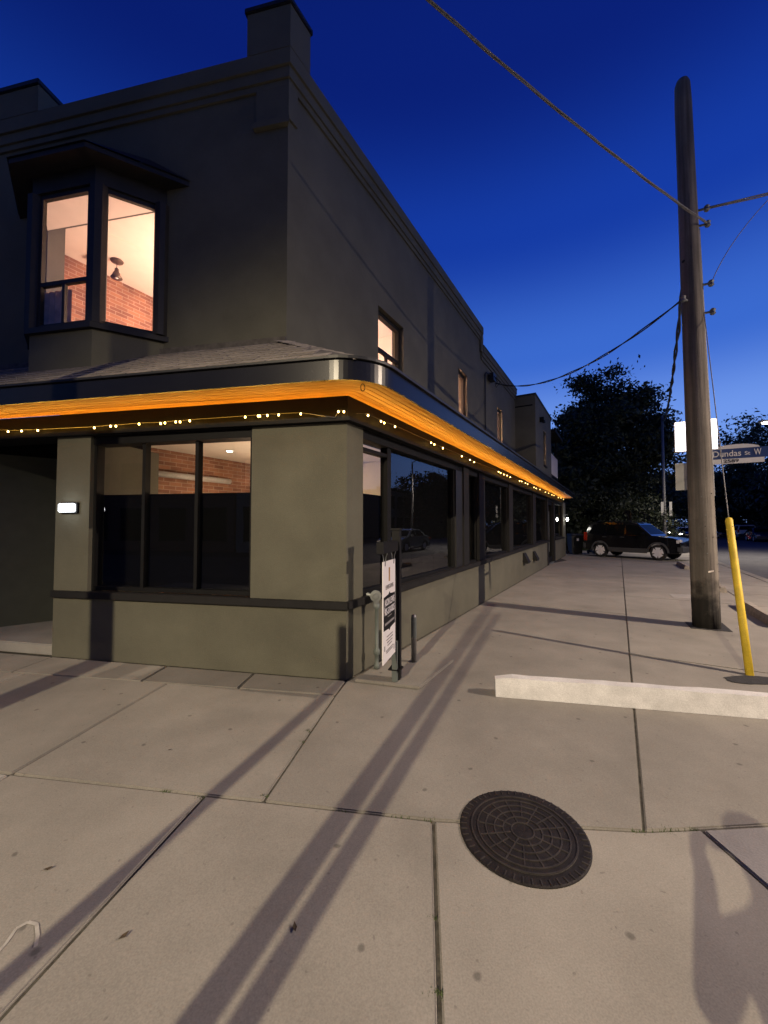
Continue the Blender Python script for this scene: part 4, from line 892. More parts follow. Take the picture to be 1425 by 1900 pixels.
# utility pole
pb = on_z(1311, 1163); pt_ = np.array([4.80, 6.18, 8.70]); ph = 8.7
UP = thing('utility_pole', (pb[0], pb[1], 0), 'tall weathered wooden utility pole on the pavement', 'utility pole')
def pole_at(z): k = z / ph; return np.array([pb[0] + (pt_[0] - pb[0]) * k, pb[1] + (pt_[1] - pb[1]) * k, z])
def pole_r(z): return .178 - .070 * z / ph
mb = MB(); zz = [0, .3, .8, 1.5, 2.5, 4, 5.5, 7, 8.3, 8.62, 8.7]; mb.tube([pole_at(z) for z in zz], [pole_r(z) * random.uniform(.985, 1.015) if z < 8.5 else pole_r(z) * (.95 if z < 8.65 else .7) for z in zz], 20); mb.build('shaft', 'pole_wood', UP, smooth=True)
def pole_side(z, px):                        # point on the pole's flank towards a pixel column
    c_ = pole_at(z); s_ = 1 if px > 0 else -1; return c_ + np.array([s_ * pole_r(z) * .9, -pole_r(z) * .45, 0])
mb = MB(); mb.tube([pole_side(z, 1) for z in (2.0, 3.5, 5.0, 6.2)], .014, 6); mb.build('ground_wire', 'cable', UP)
for z, s_ in ((6.5, 1), (6.25, 1), (5.05, -1), (5.3, 1), (4.85, 1)):
    q_ = pole_side(z, s_); mb = MB(); mb.tube([q_, q_ + np.array([s_ * .10, -.05, 0])], .018, 8); mb.lathe(tuple(q_ + np.array([s_ * .10, -.05, -.05])), [(.02, 0), (.04, .02), (.03, .05), (.04, .08), (.02, .1)], 10); mb.build('insulator', 'galv', UP)
for k in range(10):
    z = random.uniform(.5, 2.2); a = random.uniform(-2.4, -.6); c_ = pole_at(z); r_ = pole_r(z); q_ = c_ + np.array([math.cos(a), math.sin(a), 0]) * r_
    mb = MB(); mb.tube([q_ - np.array([math.cos(a), math.sin(a), 0]) * .01, q_ + np.array([math.cos(a), math.sin(a), 0]) * .006], .008, 6); mb.build('staple', 'galv' if k % 2 else 'patch', UP)
a = -1.75; c_ = pole_at(.86); d = np.array([math.cos(a), math.sin(a), 0]); tv = np.array([-d[1], d[0], .25]); q_ = c_ + d * (pole_r(.86) + .002)
mb = MB(); mb.hexa([q_ - tv * .035 - np.array([0, 0, .012]), q_ + tv * .035 - np.array([0, 0, .012]), q_ + tv * .035 - d * .01 - np.array([0, 0, .012]), q_ - tv * .035 - d * .01 - np.array([0, 0, .012])], [q_ - tv * .035 + np.array([0, 0, .012]), q_ + tv * .035 + np.array([0, 0, .012]), q_ + tv * .035 - d * .01 + np.array([0, 0, .012]), q_ - tv * .035 - d * .01 + np.array([0, 0, .012])]); mb.build('paper_scrap', 'blind', UP)

# signs carried by the pole
GD = hd(-60.0); GQ = np.array([4.95, 6.60]); GNn = np.array([-GD[1], GD[0]]); GNn = GNn if GNn[1] < 0 else -GNn
def GS(x, z, o=0): q_ = GQ - GD * x + GNn * o; return (q_[0], q_[1], z)     # x to the right
ls = thing('light_box_sign', GS(.2, 2.78), 'brightly lit white box sign behind the utility pole', 'sign')
mb = MB(); mb.prism([GS(-.08, 0, .0)[:2], GS(.48, 0, .0)[:2], GS(.48, 0, -.1)[:2], GS(-.08, 0, -.1)[:2]], 2.775, 3.275); mb.build('case', 'alu', ls)
mb = MB(); mb.prism([GS(-.075, 0, .012)[:2], GS(.475, 0, .012)[:2], GS(.475, 0, .001)[:2], GS(-.075, 0, .001)[:2]], 2.78, 3.27); mb.build('lit_face', 'sign_lit', ls, bevel=.004)
mb = MB(); mb.tube([GS(.15, 3.05, 0), tuple(pole_at(3.05))], .02, 6); mb.build('bracket', 'galv', ls)
bs = thing('blank_board', GS(.1, 2.1), 'plain grey metal board below the lit box sign behind the pole', 'sign')
mb = MB(); mb.prism([GS(-.085, 0, .006)[:2], GS(.26, 0, .006)[:2], GS(.26, 0, -.002)[:2], GS(-.085, 0, -.002)[:2]], 2.13, 2.58); mb.build('plate', 'alu', bs, bevel=.002)
mb = MB(); mb.tube([GS(.12, 2.35, -.002), tuple(pole_at(2.35))], .015, 6); mb.build('bracket', 'galv', bs)
ss = thing('street_name_sign', GS(.7, 2.53), 'blue street name sign with white arch and number strip beside the pole', 'sign')
def GP(name, pts, m, o0, o1): mb = MB(); mb.hexa([GS(x, z, o0) for x, z in pts], [GS(x, z, o1) for x, z in pts]); return mb.build(name, m, ss)
GP('number_strip', [(.2, 2.525), (1.03, 2.525), (1.03, 2.602), (.2, 2.602)], 'sign_white', 0, .008)
bd = GP('name_plate', [(.2, 2.603), (1.12, 2.603), (1.12, 2.762), (.2, 2.762)], 'blue_sign', 0, .008)
GP('arch', [(.42, 2.763)] + [(.98, 2.763)] + [(.70 + .28 * math.cos(a), 2.763 + .065 * math.sin(a)) for a in [j * math.pi / 12 for j in range(1, 12)]], 'sign_white', 0, .008)
gx = -Vector((GD[0], GD[1], 0))
lettering('Dundas', .135, 'sign_white', ss, GS(.583, 2.683, .0095), gx, (0, 0, 1), .001, fit=.345, bold=.001)
lettering('St', .08, 'sign_white', ss, GS(.832, 2.674, .0095), gx, (0, 0, 1), .001, fit=.065, bold=.001)
lettering('W', .135, 'sign_white', ss, GS(.953, 2.683, .0095), gx, (0, 0, 1), .001, fit=.085, bold=.001)
lettering('2589', .07, 'sign_black', ss, GS(.635, 2.566, .0095), gx, (0, 0, 1), .001, fit=.185, bold=.001)
mb = MB(); mb.tube([GS(.21, 2.65, -.005), tuple(pole_at(2.65))], .015, 6); mb.build('bracket', 'galv', ss)

# guy wire with yellow guard
gy0 = on_z(1391, 1252); gtop = pole_at(4.85) + np.array([.1, -.1, 0])
gd_ = (gtop - gy0); kk = .50
# the guard ends where the photo shows it: 1.55 m along the wire
def guy(z): k = z / gtop[2]; return gy0 + gd_ * k
# direction of the guard seen in the photo: its top stands under the wire
GT = on_wall(1352, 962, np.array(gy0[:2]), hd(30.5)); gtp = np.array([*(np.array(gy0[:2]) + GT[0] * hd(30.5)), GT[1]])
gw_ = thing('guy_guard', tuple(gy0), 'yellow plastic guy wire guard leaning up from a tar patch', 'guy guard')
mb = MB(); dirg = (gtp - gy0); mb.tube([gy0 - dirg * .02, gy0 + dirg * .5, gtp - dirg * .015, gtp], [.036, .037, .038, .03], 16); mb.build('guard', 'yellow', gw_, smooth=True)
hp = gtp - dirg * .06; mb = MB(); mb.tube([hp + np.array([.0, -.034, 0]), hp + np.array([0, -.041, 0])], .006, 8); mb.build('bolt', 'patch', gw_)
def cable(name, pts, r, label, m='cable', n=28, sag=0, twist=0, strands=1, parent=None):
    pts = [np.array(p, float) for p in pts]; seg = []
    for k in range(len(pts) - 1):
        for j in range(n):
            u = j / n; p = pts[k] * (1 - u) + pts[k + 1] * u; p[2] -= sag * 4 * u * (1 - u); seg.append(p)
    seg.append(pts[-1]); o = None
    root = thing(name, tuple(seg[0]), label, 'cable', 'overhead cables'); 
    for s_ in range(strands):
        mb = MB(); out = []
        for k, p in enumerate(seg):
            d = seg[min(k + 1, len(seg) - 1)] - seg[max(k - 1, 0)]; d = d / np.linalg.norm(d); a_ = np.cross(d, [0, 0, 1]); a_ /= max(1e-6, np.linalg.norm(a_)); b_ = np.cross(a_, d)
            ph_ = twist * k + s_ * 2 * math.pi / max(1, strands); R_ = (r * 1.1 if strands > 1 else 0) * random.uniform(.8, 1.25); out.append(p + R_ * (math.cos(ph_) * a_ + math.sin(ph_) * b_))
        mb.tube(out, r, 6); mb.build('strand', m, root, smooth=True)
    return root
cable('guy_wire', [gtp, gtop], .006, 'thin steel guy wire from the yellow guard to the pole')
at = pole_side(6.25, 1) + np.array([.1, -.05, 0])
far = np.array([.62, 3.72, 6.9]); dirc = far - at
cable('service_cable', [at, at + dirc * 2.4 + np.array([0, 0, .1])], .0085, 'thick twisted triplex cable crossing the sky to the upper left', n=90, sag=.45, twist=.3, strands=3)
at2 = pole_side(6.5, 1) + np.array([.1, -.05, 0]); cable('service_cable', [at2, at2 + np.array([9, -1.6, 1.9])], .011, 'thick cable leaving the pole to the right', n=30, sag=.2, twist=.5, strands=2)
at3 = pole_side(5.3, 1) + np.array([.1, -.05, 0]); cable('drop_wire', [at3 + np.array([.35, -.05, .9]) * 2 * u * (1 - u) * 1.6 + np.array([3.2, -.15, 3.1]) * u * u for u in [j / 16 for j in range(17)]], .006, 'thin wire curving from the pole up to the right edge', m='cable', n=2)
ct2 = PU(ct + .9, .1, cz - .05); at4 = pole_side(5.05, -1) + np.array([-.1, -.05, 0]); cable('service_drop', [at4, ct2], .011, 'dark service drop cable sagging from the pole to the upper side wall', m='cable_black', n=40, sag=.55, twist=.5, strands=2)
# far metal lamp post behind the car
lp = np.array([16.9, 24.0]); at5 = pole_side(5.7, -1)
cable('span_wire', [at5, (lp[0], lp[1], 8.0)], .02, 'dark wavy cable running from the pole down to the far lamp post', m='cable_black', n=60, sag=.9, twist=.9, strands=2)
LP = thing('lamp_post', (lp[0], lp[1], -.12), 'slender grey metal post with two narrow signs behind the black car', 'lamp post')
mb = MB(); mb.tube([(lp[0], lp[1], z) for z in (-.12, 1, 4, 8.2)], [.12, .105, .085, .06], 12); mb.build('shaft', 'steel_pole', LP, smooth=True)
for dx in (-.2, .3):
    mb = MB(); mb.box(lp[0] + dx - .13, lp[0] + dx + .03, lp[1] - .2, lp[1] - .18, 2.1, 2.95); mb.build('sign_plate', 'alu', LP)

# ------------------------------------------------------------------ street lamps (real luminaires, full cut-off heads)
def street_lamp(base, arm, h, e, col, label, size=150, aim=None, blend=1.0):
    o = thing('street_lamp', (base[0], base[1], -.12), label, 'street lamp', 'street lamps')
    hx, hy = base[0] + arm[0], base[1] + arm[1]
    mb = MB(); mb.tube([(base[0], base[1], z) for z in (-.12, 3, h - .4)], [.11, .09, .06], 12); mb.build('pole', 'steel_pole', o, smooth=True)
    mb = MB(); mb.tube([(base[0], base[1], h - .42), (base[0] + arm[0] * .4, base[1] + arm[1] * .4, h - .05), (hx, hy, h + .05)], .035, 8); mb.build('arm', 'steel_pole', o, smooth=True)
    ad_ = np.array(arm) / np.linalg.norm(arm); n_ = np.array([-ad_[1], ad_[0]]); c_ = np.array([hx, hy])
    mb = MB(); mb.prism([c_ - ad_ * .25 + n_ * .12, c_ + ad_ * .3 + n_ * .1, c_ + ad_ * .3 - n_ * .1, c_ - ad_ * .25 - n_ * .12], h - .02, h + .1); mb.build('head', 'steel_pole', o, bevel=.02)
    mb = MB(); mb.lathe((hx, hy, h - .1), [(.05, 0), (.12, .03), (.15, .075)], 16); mb.build('lens', 'street_lens', o)
    l = lamp('lamp_light', 'SPOT', (hx, hy, h - .16), e, col, o, .05, spot_size=R(size), spot_blend=blend)
    if aim: l.rotation_euler = (Vector(aim) - Vector((hx, hy, h - .16))).to_track_quat('-Z', 'Y').to_euler()
    return o
street_lamp((-5.5, -8.6), (.7, -.4), 7.6, 9300, (1, .82, .56), 'tall street lamp across the front street', size=51, aim=(-.8, 2.0, 0), blend=1.0)
street_lamp((15.2, -.3), (-1.2, .7), 8.2, 20000, (1, .79, .60), 'tall street lamp across the side street', size=179)
street_lamp((22.0, 19.6), (-2.2, .9), 6.9, 3800, (1, .86, .7), 'street lamp glowing at the right edge beyond the street sign', size=140)

# posts behind the viewer whose shadows cross the pavement
def sign_post(x, y, h, r, label, double=0, plate=True):
    o = thing('sign_post', (x, y, 0), label, 'sign post', 'sign posts by the front kerb')
    mb = MB(); mb.tube([(x, y, -.02), (x, y, h)], r, 12); mb.build('post', 'steel_pole', o, smooth=True)
    if double: mb = MB(); mb.tube([(x + double, y - .05, -.02), (x + double, y - .05, h * .96)], r * .8, 10); mb.build('conduit', 'steel_pole', o, smooth=True)
    return o
sign_post(-1.527, -1.00, 3.9, .047, 'steel post with a parallel conduit beside the front kerb', double=.094)
sign_post(-2.176, -1.20, 3.3, .035, 'thin steel post beside the front kerb')
sign_post(-3.867, -0.80, 8.0, .10, 'tall steel pole beside the front kerb on the left')

# ------------------------------------------------------------------ vehicles (local frame: x forward, y left, z up)
def make_car(label, body, cfg, lit=None, group='cars parked along the side street'):
    o = thing('parked_car', (0, 0, 0), label, 'car', group)
    L, Wd, belt, roof, wb, wr, clr, clad = cfg['L'], cfg['W'] / 2, cfg['belt'], cfg['roof'], cfg['wb'], cfg['wr'], cfg['clr'], cfg['clad']
    xf, xr = wb / 2, -wb / 2; ar = wr + .055
    def arch(xc, n=9): return [(xc + ar * math.cos(math.pi * k / n), max(clr, wr + ar * math.sin(math.pi * k / n) - .0)) for k in range(n + 1)]
    fr_, re_ = cfg['front'], cfg['rear']
    prof = [(re_[0], clr + .06)] + [(xr - ar, clr)] + arch(xr)[::-1] + arch(xf)[::-1] + [(xf + ar, clr)] + fr_ + cfg['hood'] + cfg['tail']
    # loft across the width: sides bulge at mid height, ends pulled in
    ys = [-1, -.93, -.5, .5, .93, 1]; mb = MB(); n = len(prof)
    def yw(x, z, y):
        k = 1 - .10 * max(0, (abs(x) - L * .36) / (L * .14)) ** 2; tum = 1 - .06 * max(0, (z - belt + .25) / .25) if z > belt - .25 else 1 - .03 * (1 - min(1, (z - clr) / .25))
        return Wd * y * k * tum
    for yy in ys:
        for x, z in prof: 
            ex = (1 - abs(yy)) ; zz_ = z + (.018 * (1 - yy * yy) if z > belt - .3 else 0); xx = x * (1 - .012 * abs(yy) ** 3 if abs(x) > L * .42 else 1)
            mb.v.append((xx, yw(x, z, yy), zz_))
    for k in range(len(ys) - 1):
        for j in range(n): mb.f.append([k * n + j, k * n + (j + 1) % n, (k + 1) * n + (j + 1) % n, (k + 1) * n + j])
    mb.f.append(list(range(n))[::-1]); mb.f.append([(len(ys) - 1) * n + j for j in range(n)])
    bd_ = mb.build('body', body, o, bevel=.018)
    for f in bd_.data.polygons: f.use_smooth = True
    try: bd_.data.set_sharp_from_angle(angle=R(32))
    except Exception: pass
    # greenhouse
    gp_ = cfg['house']; mb = MB(); n = len(gp_); yr = Wd * .74; yb = Wd * .935
    def gy(z): return yb + (yr - yb) * max(0, min(1, (z - belt) / (roof - belt)))
    for s_ in (-1, -.9, .9, 1):
        for x, z in gp_: mb.v.append((x, s_ * gy(z), z + (.012 if abs(s_) < 1 and z > roof - .1 else 0)))
    for k in range(3):
        for j in range(n): mb.f.append([k * n + j, k * n + (j + 1) % n, (k + 1) * n + (j + 1) % n, (k + 1) * n + j])
    mb.f.append(list(range(n))[::-1]); mb.f.append([3 * n + j for j in range(n)])
    gh = mb.build('cabin', body, o, bevel=.025)
    # glass
    for q_ in cfg['side_glass']:
        for s_ in (-1, 1):
            mb = MB(); mb.hexa([(x, s_ * (gy(z) - .01), z) for x, z in q_], [(x, s_ * (gy(z) + .006), z) for x, z in q_]); mb.build('window_glass', 'car_glass', gh)
    for (x0, z0), (x1, z1), sgn in cfg['end_glass']:
        y0, y1 = gy(z0) * .9, gy(z1) * .88; d = Vector((z1 - z0, 0, -(x1 - x0))).normalized() * .008 * sgn
        p = [Vector((x0, -y0, z0)), Vector((x0, y0, z0)), Vector((x1, y1, z1)), Vector((x1, -y1, z1))]; mb = MB(); mb.hexa([v - d for v in p], [v + d for v in p]); mb.build('windscreen', 'car_glass', gh)
    # wheels
    for xc in (xf, xr):
        for s_ in (-1, 1):
            yo = s_ * (Wd - .11); wn_ = MB(); wn_.tube([(xc, yo - s_ * .10, wr), (xc, yo - s_ * .08, wr), (xc, yo + s_ * .06, wr), (xc, yo + s_ * .085, wr)], [wr * .93, wr, wr, wr * .92], 28); ty = wn_.build('wheel', 'tyre', o)
            rm = MB(); rm.tube([(xc, yo + s_ * .083, wr), (xc, yo + s_ * .089, wr)], wr * .66, 24); rm.build('rim_dish', 'cladding', ty)
            rm = MB()
            for k in range(5):
                a = 2 * math.pi * k / 5 + .3; ca, sa = math.cos(a), math.sin(a); r0, r1 = wr * .1, wr * .64; w0_, w1_ = .05, .115
                pts = [(xc + r0 * ca - w0_ * sa, wr + r0 * sa + w0_ * ca), (xc + r0 * ca + w0_ * sa, wr + r0 * sa - w0_ * ca), (xc + r1 * ca + w1_ * sa, wr + r1 * sa - w1_ * ca), (xc + r1 * ca - w1_ * sa, wr + r1 * sa + w1_ * ca)]
                rm.hexa([(x, yo + s_ * .088, z) for x, z in pts], [(x, yo + s_ * .10, z) for x, z in pts])
            rm.tube([(xc, yo + s_ * .09, wr), (xc, yo + s_ * .108, wr)], wr * .24, 16); rm.build('rim', 'rim', ty)
    # cladding: sills, bumpers, arch lips
    for s_ in (-1, 1):
        mb = MB(); mb.box(xr + ar + .03, xf - ar - .03, s_ * Wd - .03, s_ * Wd + .018, clr - .01, clr + cfg['sill']); mb.build('sill_cladding', clad, o, bevel=.012)
        for xc in (xf, xr):
            mb = MB(); 
            for k in range(12):
                a, b = math.pi * k / 12, math.pi * (k + 1) / 12; r0, r1 = ar - .005, ar + .06
                mb.hexa([(xc + r0 * math.cos(a), s_ * (Wd - .05), wr + r0 * math.sin(a)), (xc + r1 * math.cos(a), s_ * (Wd - .05), wr + r1 * math.sin(a)), (xc + r1 * math.cos(b), s_ * (Wd - .05), wr + r1 * math.sin(b)), (xc + r0 * math.cos(b), s_ * (Wd - .05), wr + r0 * math.sin(b))],
                        [(xc + r0 * math.cos(a), s_ * (Wd + .02), wr + r0 * math.sin(a)), (xc + r1 * math.cos(a), s_ * (Wd + .008), wr + r1 * math.sin(a)), (xc + r1 * math.cos(b), s_ * (Wd + .008), wr + r1 * math.sin(b)), (xc + r0 * math.cos(b), s_ * (Wd + .02), wr + r0 * math.sin(b))])
            mb.build('arch_lip', clad, o)
        for xh in cfg['handles']: mb = MB(); mb.box(xh - .1, xh + .1, s_ * Wd * .985 - .01, s_ * Wd * .985 + .03, belt - .11, belt - .075); mb.build('door_handle', clad, o, bevel=.008)
        mb = MB(); mx_ = cfg['mirror']; mb.box(mx_ - .08, mx_ + .06, s_ * (Wd + .02) - .02 if s_ < 0 else Wd - .02, s_ * (Wd + .02) + .02 if s_ < 0 else Wd + .18, belt + .02, belt + .16) if s_ > 0 else mb.box(mx_ - .08, mx_ + .06, -Wd - .18, -Wd + .02, belt + .02, belt + .16); mb.build('mirror', body, o, bevel=.025)
        hl = cfg['headlight']; mb = MB(); mb.box(hl[0], hl[1], min(s_ * Wd * .58, s_ * Wd * .915), max(s_ * Wd * .58, s_ * Wd * .915), hl[2], hl[3]); mb.build('headlight', 'head_lit' if lit == 'head' else 'lamp_clear', o, bevel=.03)
        tl = cfg['taillight']; mb = MB(); mb.box(tl[0], tl[1], min(s_ * Wd * .80, s_ * Wd * .945), max(s_ * Wd * .80, s_ * Wd * .945), tl[2], tl[3]); mb.build('taillight', 'tail_lit' if lit == 'tail' else 'lamp_red', o, bevel=.015)
    for (x0, x1, z0, z1) in cfg['bumpers']: mb = MB(); mb.box(x0, x1, -Wd * .93, Wd * .93, z0, z1); mb.build('bumper', clad, o, bevel=.05)
    if cfg.get('rails'):
        for s_ in (-1, 1):
            mb = MB(); x0, x1 = cfg['rails']; mb.tube([(x0, s_ * yr * .93, roof - .01), (x0 + .1, s_ * yr * .93, roof + .05), (x1 - .1, s_ * yr * .93, roof + .05), (x1, s_ * yr * .93, roof - .01)], .018, 6); mb.build('roof_rail', 'black_metal', o)
    mb = MB(); mb.box(re_[0] - .015, re_[0] + .02, -.26, .26, clr + .42, clr + .55); mb.build('licence_plate', 'sign_white', o)
    return o
suv = dict(L=4.42, W=1.80, belt=1.08, roof=1.70, wb=2.62, wr=.345, clr=.30, clad='cladding', sill=.2, front=[(2.14, .34), (2.21, .46), (2.20, .78)], hood=[(2.12, .92), (1.9, 1.0), (1.02, 1.08)], tail=[(-2.12, 1.09), (-2.18, .95), (-2.2, .7), (-2.19, .5)], rear=[-2.17],
           house=[(1.06, 1.07), (.42, 1.60), (.22, 1.67), (-.6, 1.70), (-1.75, 1.68), (-1.93, 1.62), (-2.13, 1.07)],
           side_glass=[[(.90, 1.10), (.42, 1.53), (-.10, 1.58), (-.10, 1.10)], [(-.17, 1.10), (-.17, 1.58), (-.98, 1.60), (-1.05, 1.10)], [(-1.13, 1.10), (-1.07, 1.60), (-1.72, 1.58), (-1.92, 1.14)]],
           end_glass=[((.98, 1.13), (.46, 1.57), 1), ((-2.10, 1.15), (-1.96, 1.58), -1)], handles=[-.25, -1.1], mirror=.72, headlight=(2.0, 2.165, .74, .93), taillight=(-2.18, -2.02, .78, 1.2), bumpers=[(2.02, 2.25, .36, .66), (-2.26, -2.05, .38, .70)], rails=(-1.6, .1))
sedan = dict(L=4.55, W=1.78, belt=.93, roof=1.43, wb=2.65, wr=.315, clr=.2, clad='cladding', sill=.08, front=[(2.2, .24), (2.27, .4), (2.25, .6)], hood=[(2.1, .74), (1.7, .84), (1.0, .93)], tail=[(-1.75, .96), (-2.2, .93), (-2.26, .75), (-2.27, .5)], rear=[-2.24],
             house=[(1.1, .92), (.35, 1.36), (.1, 1.42), (-.6, 1.43), (-1.0, 1.38), (-1.8, .94)],
             side_glass=[[(.85, .96), (.33, 1.29), (-.15, 1.35), (-.15, .96)], [(-.22, .96), (-.22, 1.35), (-.85, 1.33), (-1.35, .98)]],
             end_glass=[((1.02, .97), (.42, 1.33), 1), ((-1.72, .99), (-1.06, 1.35), -1)], handles=[-.2, -1.15], mirror=.75, headlight=(2.05, 2.22, .56, .72), taillight=(-2.27, -2.1, .66, .86), bumpers=[(2.08, 2.3, .26, .5), (-2.3, -2.1, .28, .54)])
def put(o, x, y, hx, hy, z=0): o.location = (x, y, z); o.rotation_euler = (0, 0, math.atan2(hy, hx)); return o
fw_, rw_ = on_z(1224, 1040), on_z(1114, 1033)
hdv = (fw_ - rw_)[:2]; hdv /= np.linalg.norm(hdv); ln = np.array([-hdv[1], hdv[0]])
cen = (fw_ + rw_)[:2] / 2 + ln * .80
put(make_car('black sport utility car with silver wheels parked behind the building', 'car_black', suv, group='cars parked around the building'), cen[0], cen[1], hdv[0], hdv[1]).scale = (.95, 1, 1)
lc = lambda t, w_, lab, body, cfg, d=1, lit=None: put(make_car(lab, body, cfg, lit), *P(t, w_, 0)[:2], SD[0] * d, SD[1] * d, -.125)
lc(58, 14.8, 'white car parked across the street behind the yellow guard', 'car_white', suv, 1)
lc(52, 15.0, 'dark car parked across the street at the right edge', 'car_blue', sedan, -1)
lc(64.5, 14.2, 'dark car parked across the street beside the utility pole', 'car_black', sedan, -1)
lc(20.0, 9.6, 'pale silver car waiting on the side street, seen reflected in the shop window', 'car_silver', sedan, -1)
lc(14.5, 15.7, 'dark hatch car parked across the side street, outside the right edge', 'car_black', suv, 1)
lc(56.0, 9.2, 'far car with lit headlights coming down the side street', 'car_black', sedan, -1, 'head')
lc(66.0, 9.0, 'farthest car with lit headlights on the side street', 'car_blue', sedan, -1, 'head')
lc(60.0, 11.0, 'far dark car driving away on the side street', 'car_black', suv, 1)
lc(76.0, 8.6, 'distant car with lit headlights left of the lamp post', 'car_black', sedan, -1, 'head')
lc(84.0, 11.5, 'distant car with red tail lights near the end of the street', 'car_blue', sedan, 1, 'tail')
lc(46.5, 5.0, 'dark car with lit headlights at the near kerb beyond the black car', 'car_black', sedan, -1, 'head')
# rubbish bins by the far end of the wall
for k, (t, w_, s_, lab) in enumerate(((20.3, .35, 1, 'black wheeled bin beside the far end of the side wall'), (21.4, 1.3, .8, 'low black bin between the wheeled bin and the car'))):
    q_ = P(t, w_, 0); b_ = thing('rubbish_bin', q_, lab, 'bin', 'bins behind the building')
    x, y = q_[0], q_[1]; h = 1.0 * s_
    mb = MB(); r0, r1 = .26, .31; mb.hexa([(x - r0, y - r0, .03), (x + r0, y - r0, .03), (x + r0, y + r0, .03), (x - r0, y + r0, .03)], [(x - r1, y - r1, h), (x + r1, y - r1, h), (x + r1, y + r1, h), (x - r1, y + r1, h)]); mb.build('bucket', 'bin', b_, bevel=.03)
    mb = MB(); mb.hexa([(x - .33, y - .33, h + .002), (x + .33, y - .33, h + .002), (x + .33, y + .33, h + .002), (x - .33, y + .33, h + .002)], [(x - .28, y - .28, h + .07), (x + .28, y - .28, h + .07), (x + .28, y + .3, h + .1), (x - .28, y + .3, h + .1)]); mb.build('lid', 'bin', b_, bevel=.02)
    for s2 in (-1, 1): mb = MB(); mb.tube([(x + s2 * .27, y + .28, .1), (x + s2 * .33, y + .28, .1)], .1, 14); mb.build('wheel', 'tyre', b_)
    mb = MB(); mb.box(x - .06, x + .06, y - r1 - .004, y - r1 + .03, h * .72, h * .86); mb.build('sticker', 'sign_white', b_)

# ------------------------------------------------------------------ trees
def tree(name, base, H, crown, nclump, leaves, label, m='leaf', trunk_r=.22, leaf=.2, seed=0, limbs=7, group='trees along the street'):
    g_ = np.random.default_rng(seed); o = thing(name, (base[0], base[1], -.16), label, 'tree', group)
    cz, rx, rz = crown                       # crown centre height, radius, half height
    mb = MB(); top = (base[0] + g_.normal(0, .3), base[1] + g_.normal(0, .3), cz + rz * .3)
    mb.tube([(base[0], base[1], -.16), (base[0] + .05, base[1], cz * .3), (base[0] + .1, base[1] + .1, cz * .7), top], [trunk_r * 1.25, trunk_r, trunk_r * .75, trunk_r * .25], 10); mb.build('trunk', 'bark', o, smooth=True)
    cents = []
    for k in range(nclump):
        while True:
            p = g_.uniform(-1, 1, 3)
            if .25 < np.linalg.norm(p) < 1: break
        p = p / np.linalg.norm(p) * (.40 + .6 * g_.random() ** .7); lob = 1 + .16 * math.sin(3 * math.atan2(p[1], p[0]) + seed) + .1 * math.sin(5 * p[2] + seed)
        cents.append(np.array([base[0] + p[0] * rx * lob, base[1] + p[1] * rx * lob, cz + p[2] * rz * lob]))
    for k in range(limbs):
        c_ = cents[k * len(cents) // limbs]; z0 = cz - rz * (.75 - .5 * k / limbs); st = np.array([base[0] + .05, base[1], max(1.2, z0)]); mid = (st + c_) / 2 + [0, 0, .4]
        mb = MB(); mb.tube([st, mid, c_], [trunk_r * .5, trunk_r * .3, trunk_r * .08], 6); mb.build('limb', 'bark', o, smooth=True)
    per = leaves // nclump; C_ = np.repeat(np.array(cents), per, 0); n = len(C_); sp_ = rx * .21
    pos = C_ + g_.normal(0, 1, (n, 3)) * np.array([sp_, sp_, sp_ * .62]) * .62
    a = g_.normal(0, 1, (n, 3)); a /= np.linalg.norm(a, axis=1)[:, None]; b = np.cross(a, g_.normal(0, 1, (n, 3))); b /= np.linalg.norm(b, axis=1)[:, None]
    s_ = (leaf * g_.uniform(.55, 1.25, n))[:, None]
    V = np.stack([pos - a * s_, pos + b * s_ * .45, pos + a * s_, pos - b * s_ * .45], 1).reshape(-1, 3) - np.array([base[0], base[1], -.16])
    me = bpy.data.meshes.new('crown'); me.vertices.add(len(V)); me.vertices.foreach_set('co', V.astype('f').ravel()); me.loops.add(4 * n); me.loops.foreach_set('vertex_index', np.arange(4 * n, dtype='i'))
    me.polygons.add(n); me.polygons.foreach_set('loop_start', np.arange(0, 4 * n, 4, dtype='i')); me.polygons.foreach_set('loop_total', np.full(n, 4, 'i')); me.update(calc_edges=True); me.materials.append(M[m])
    c = bpy.data.objects.new('crown', me); COL.objects.link(c); c.parent = o; return o
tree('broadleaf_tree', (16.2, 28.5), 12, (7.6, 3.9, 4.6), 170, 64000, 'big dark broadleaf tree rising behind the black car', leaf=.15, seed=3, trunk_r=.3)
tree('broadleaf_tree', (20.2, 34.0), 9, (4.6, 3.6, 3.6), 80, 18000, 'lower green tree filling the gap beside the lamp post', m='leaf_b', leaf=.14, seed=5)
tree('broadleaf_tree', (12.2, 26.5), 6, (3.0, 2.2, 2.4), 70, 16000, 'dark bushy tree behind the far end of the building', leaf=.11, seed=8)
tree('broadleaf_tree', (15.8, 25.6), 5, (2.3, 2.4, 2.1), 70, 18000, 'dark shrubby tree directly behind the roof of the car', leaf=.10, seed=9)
k = 0
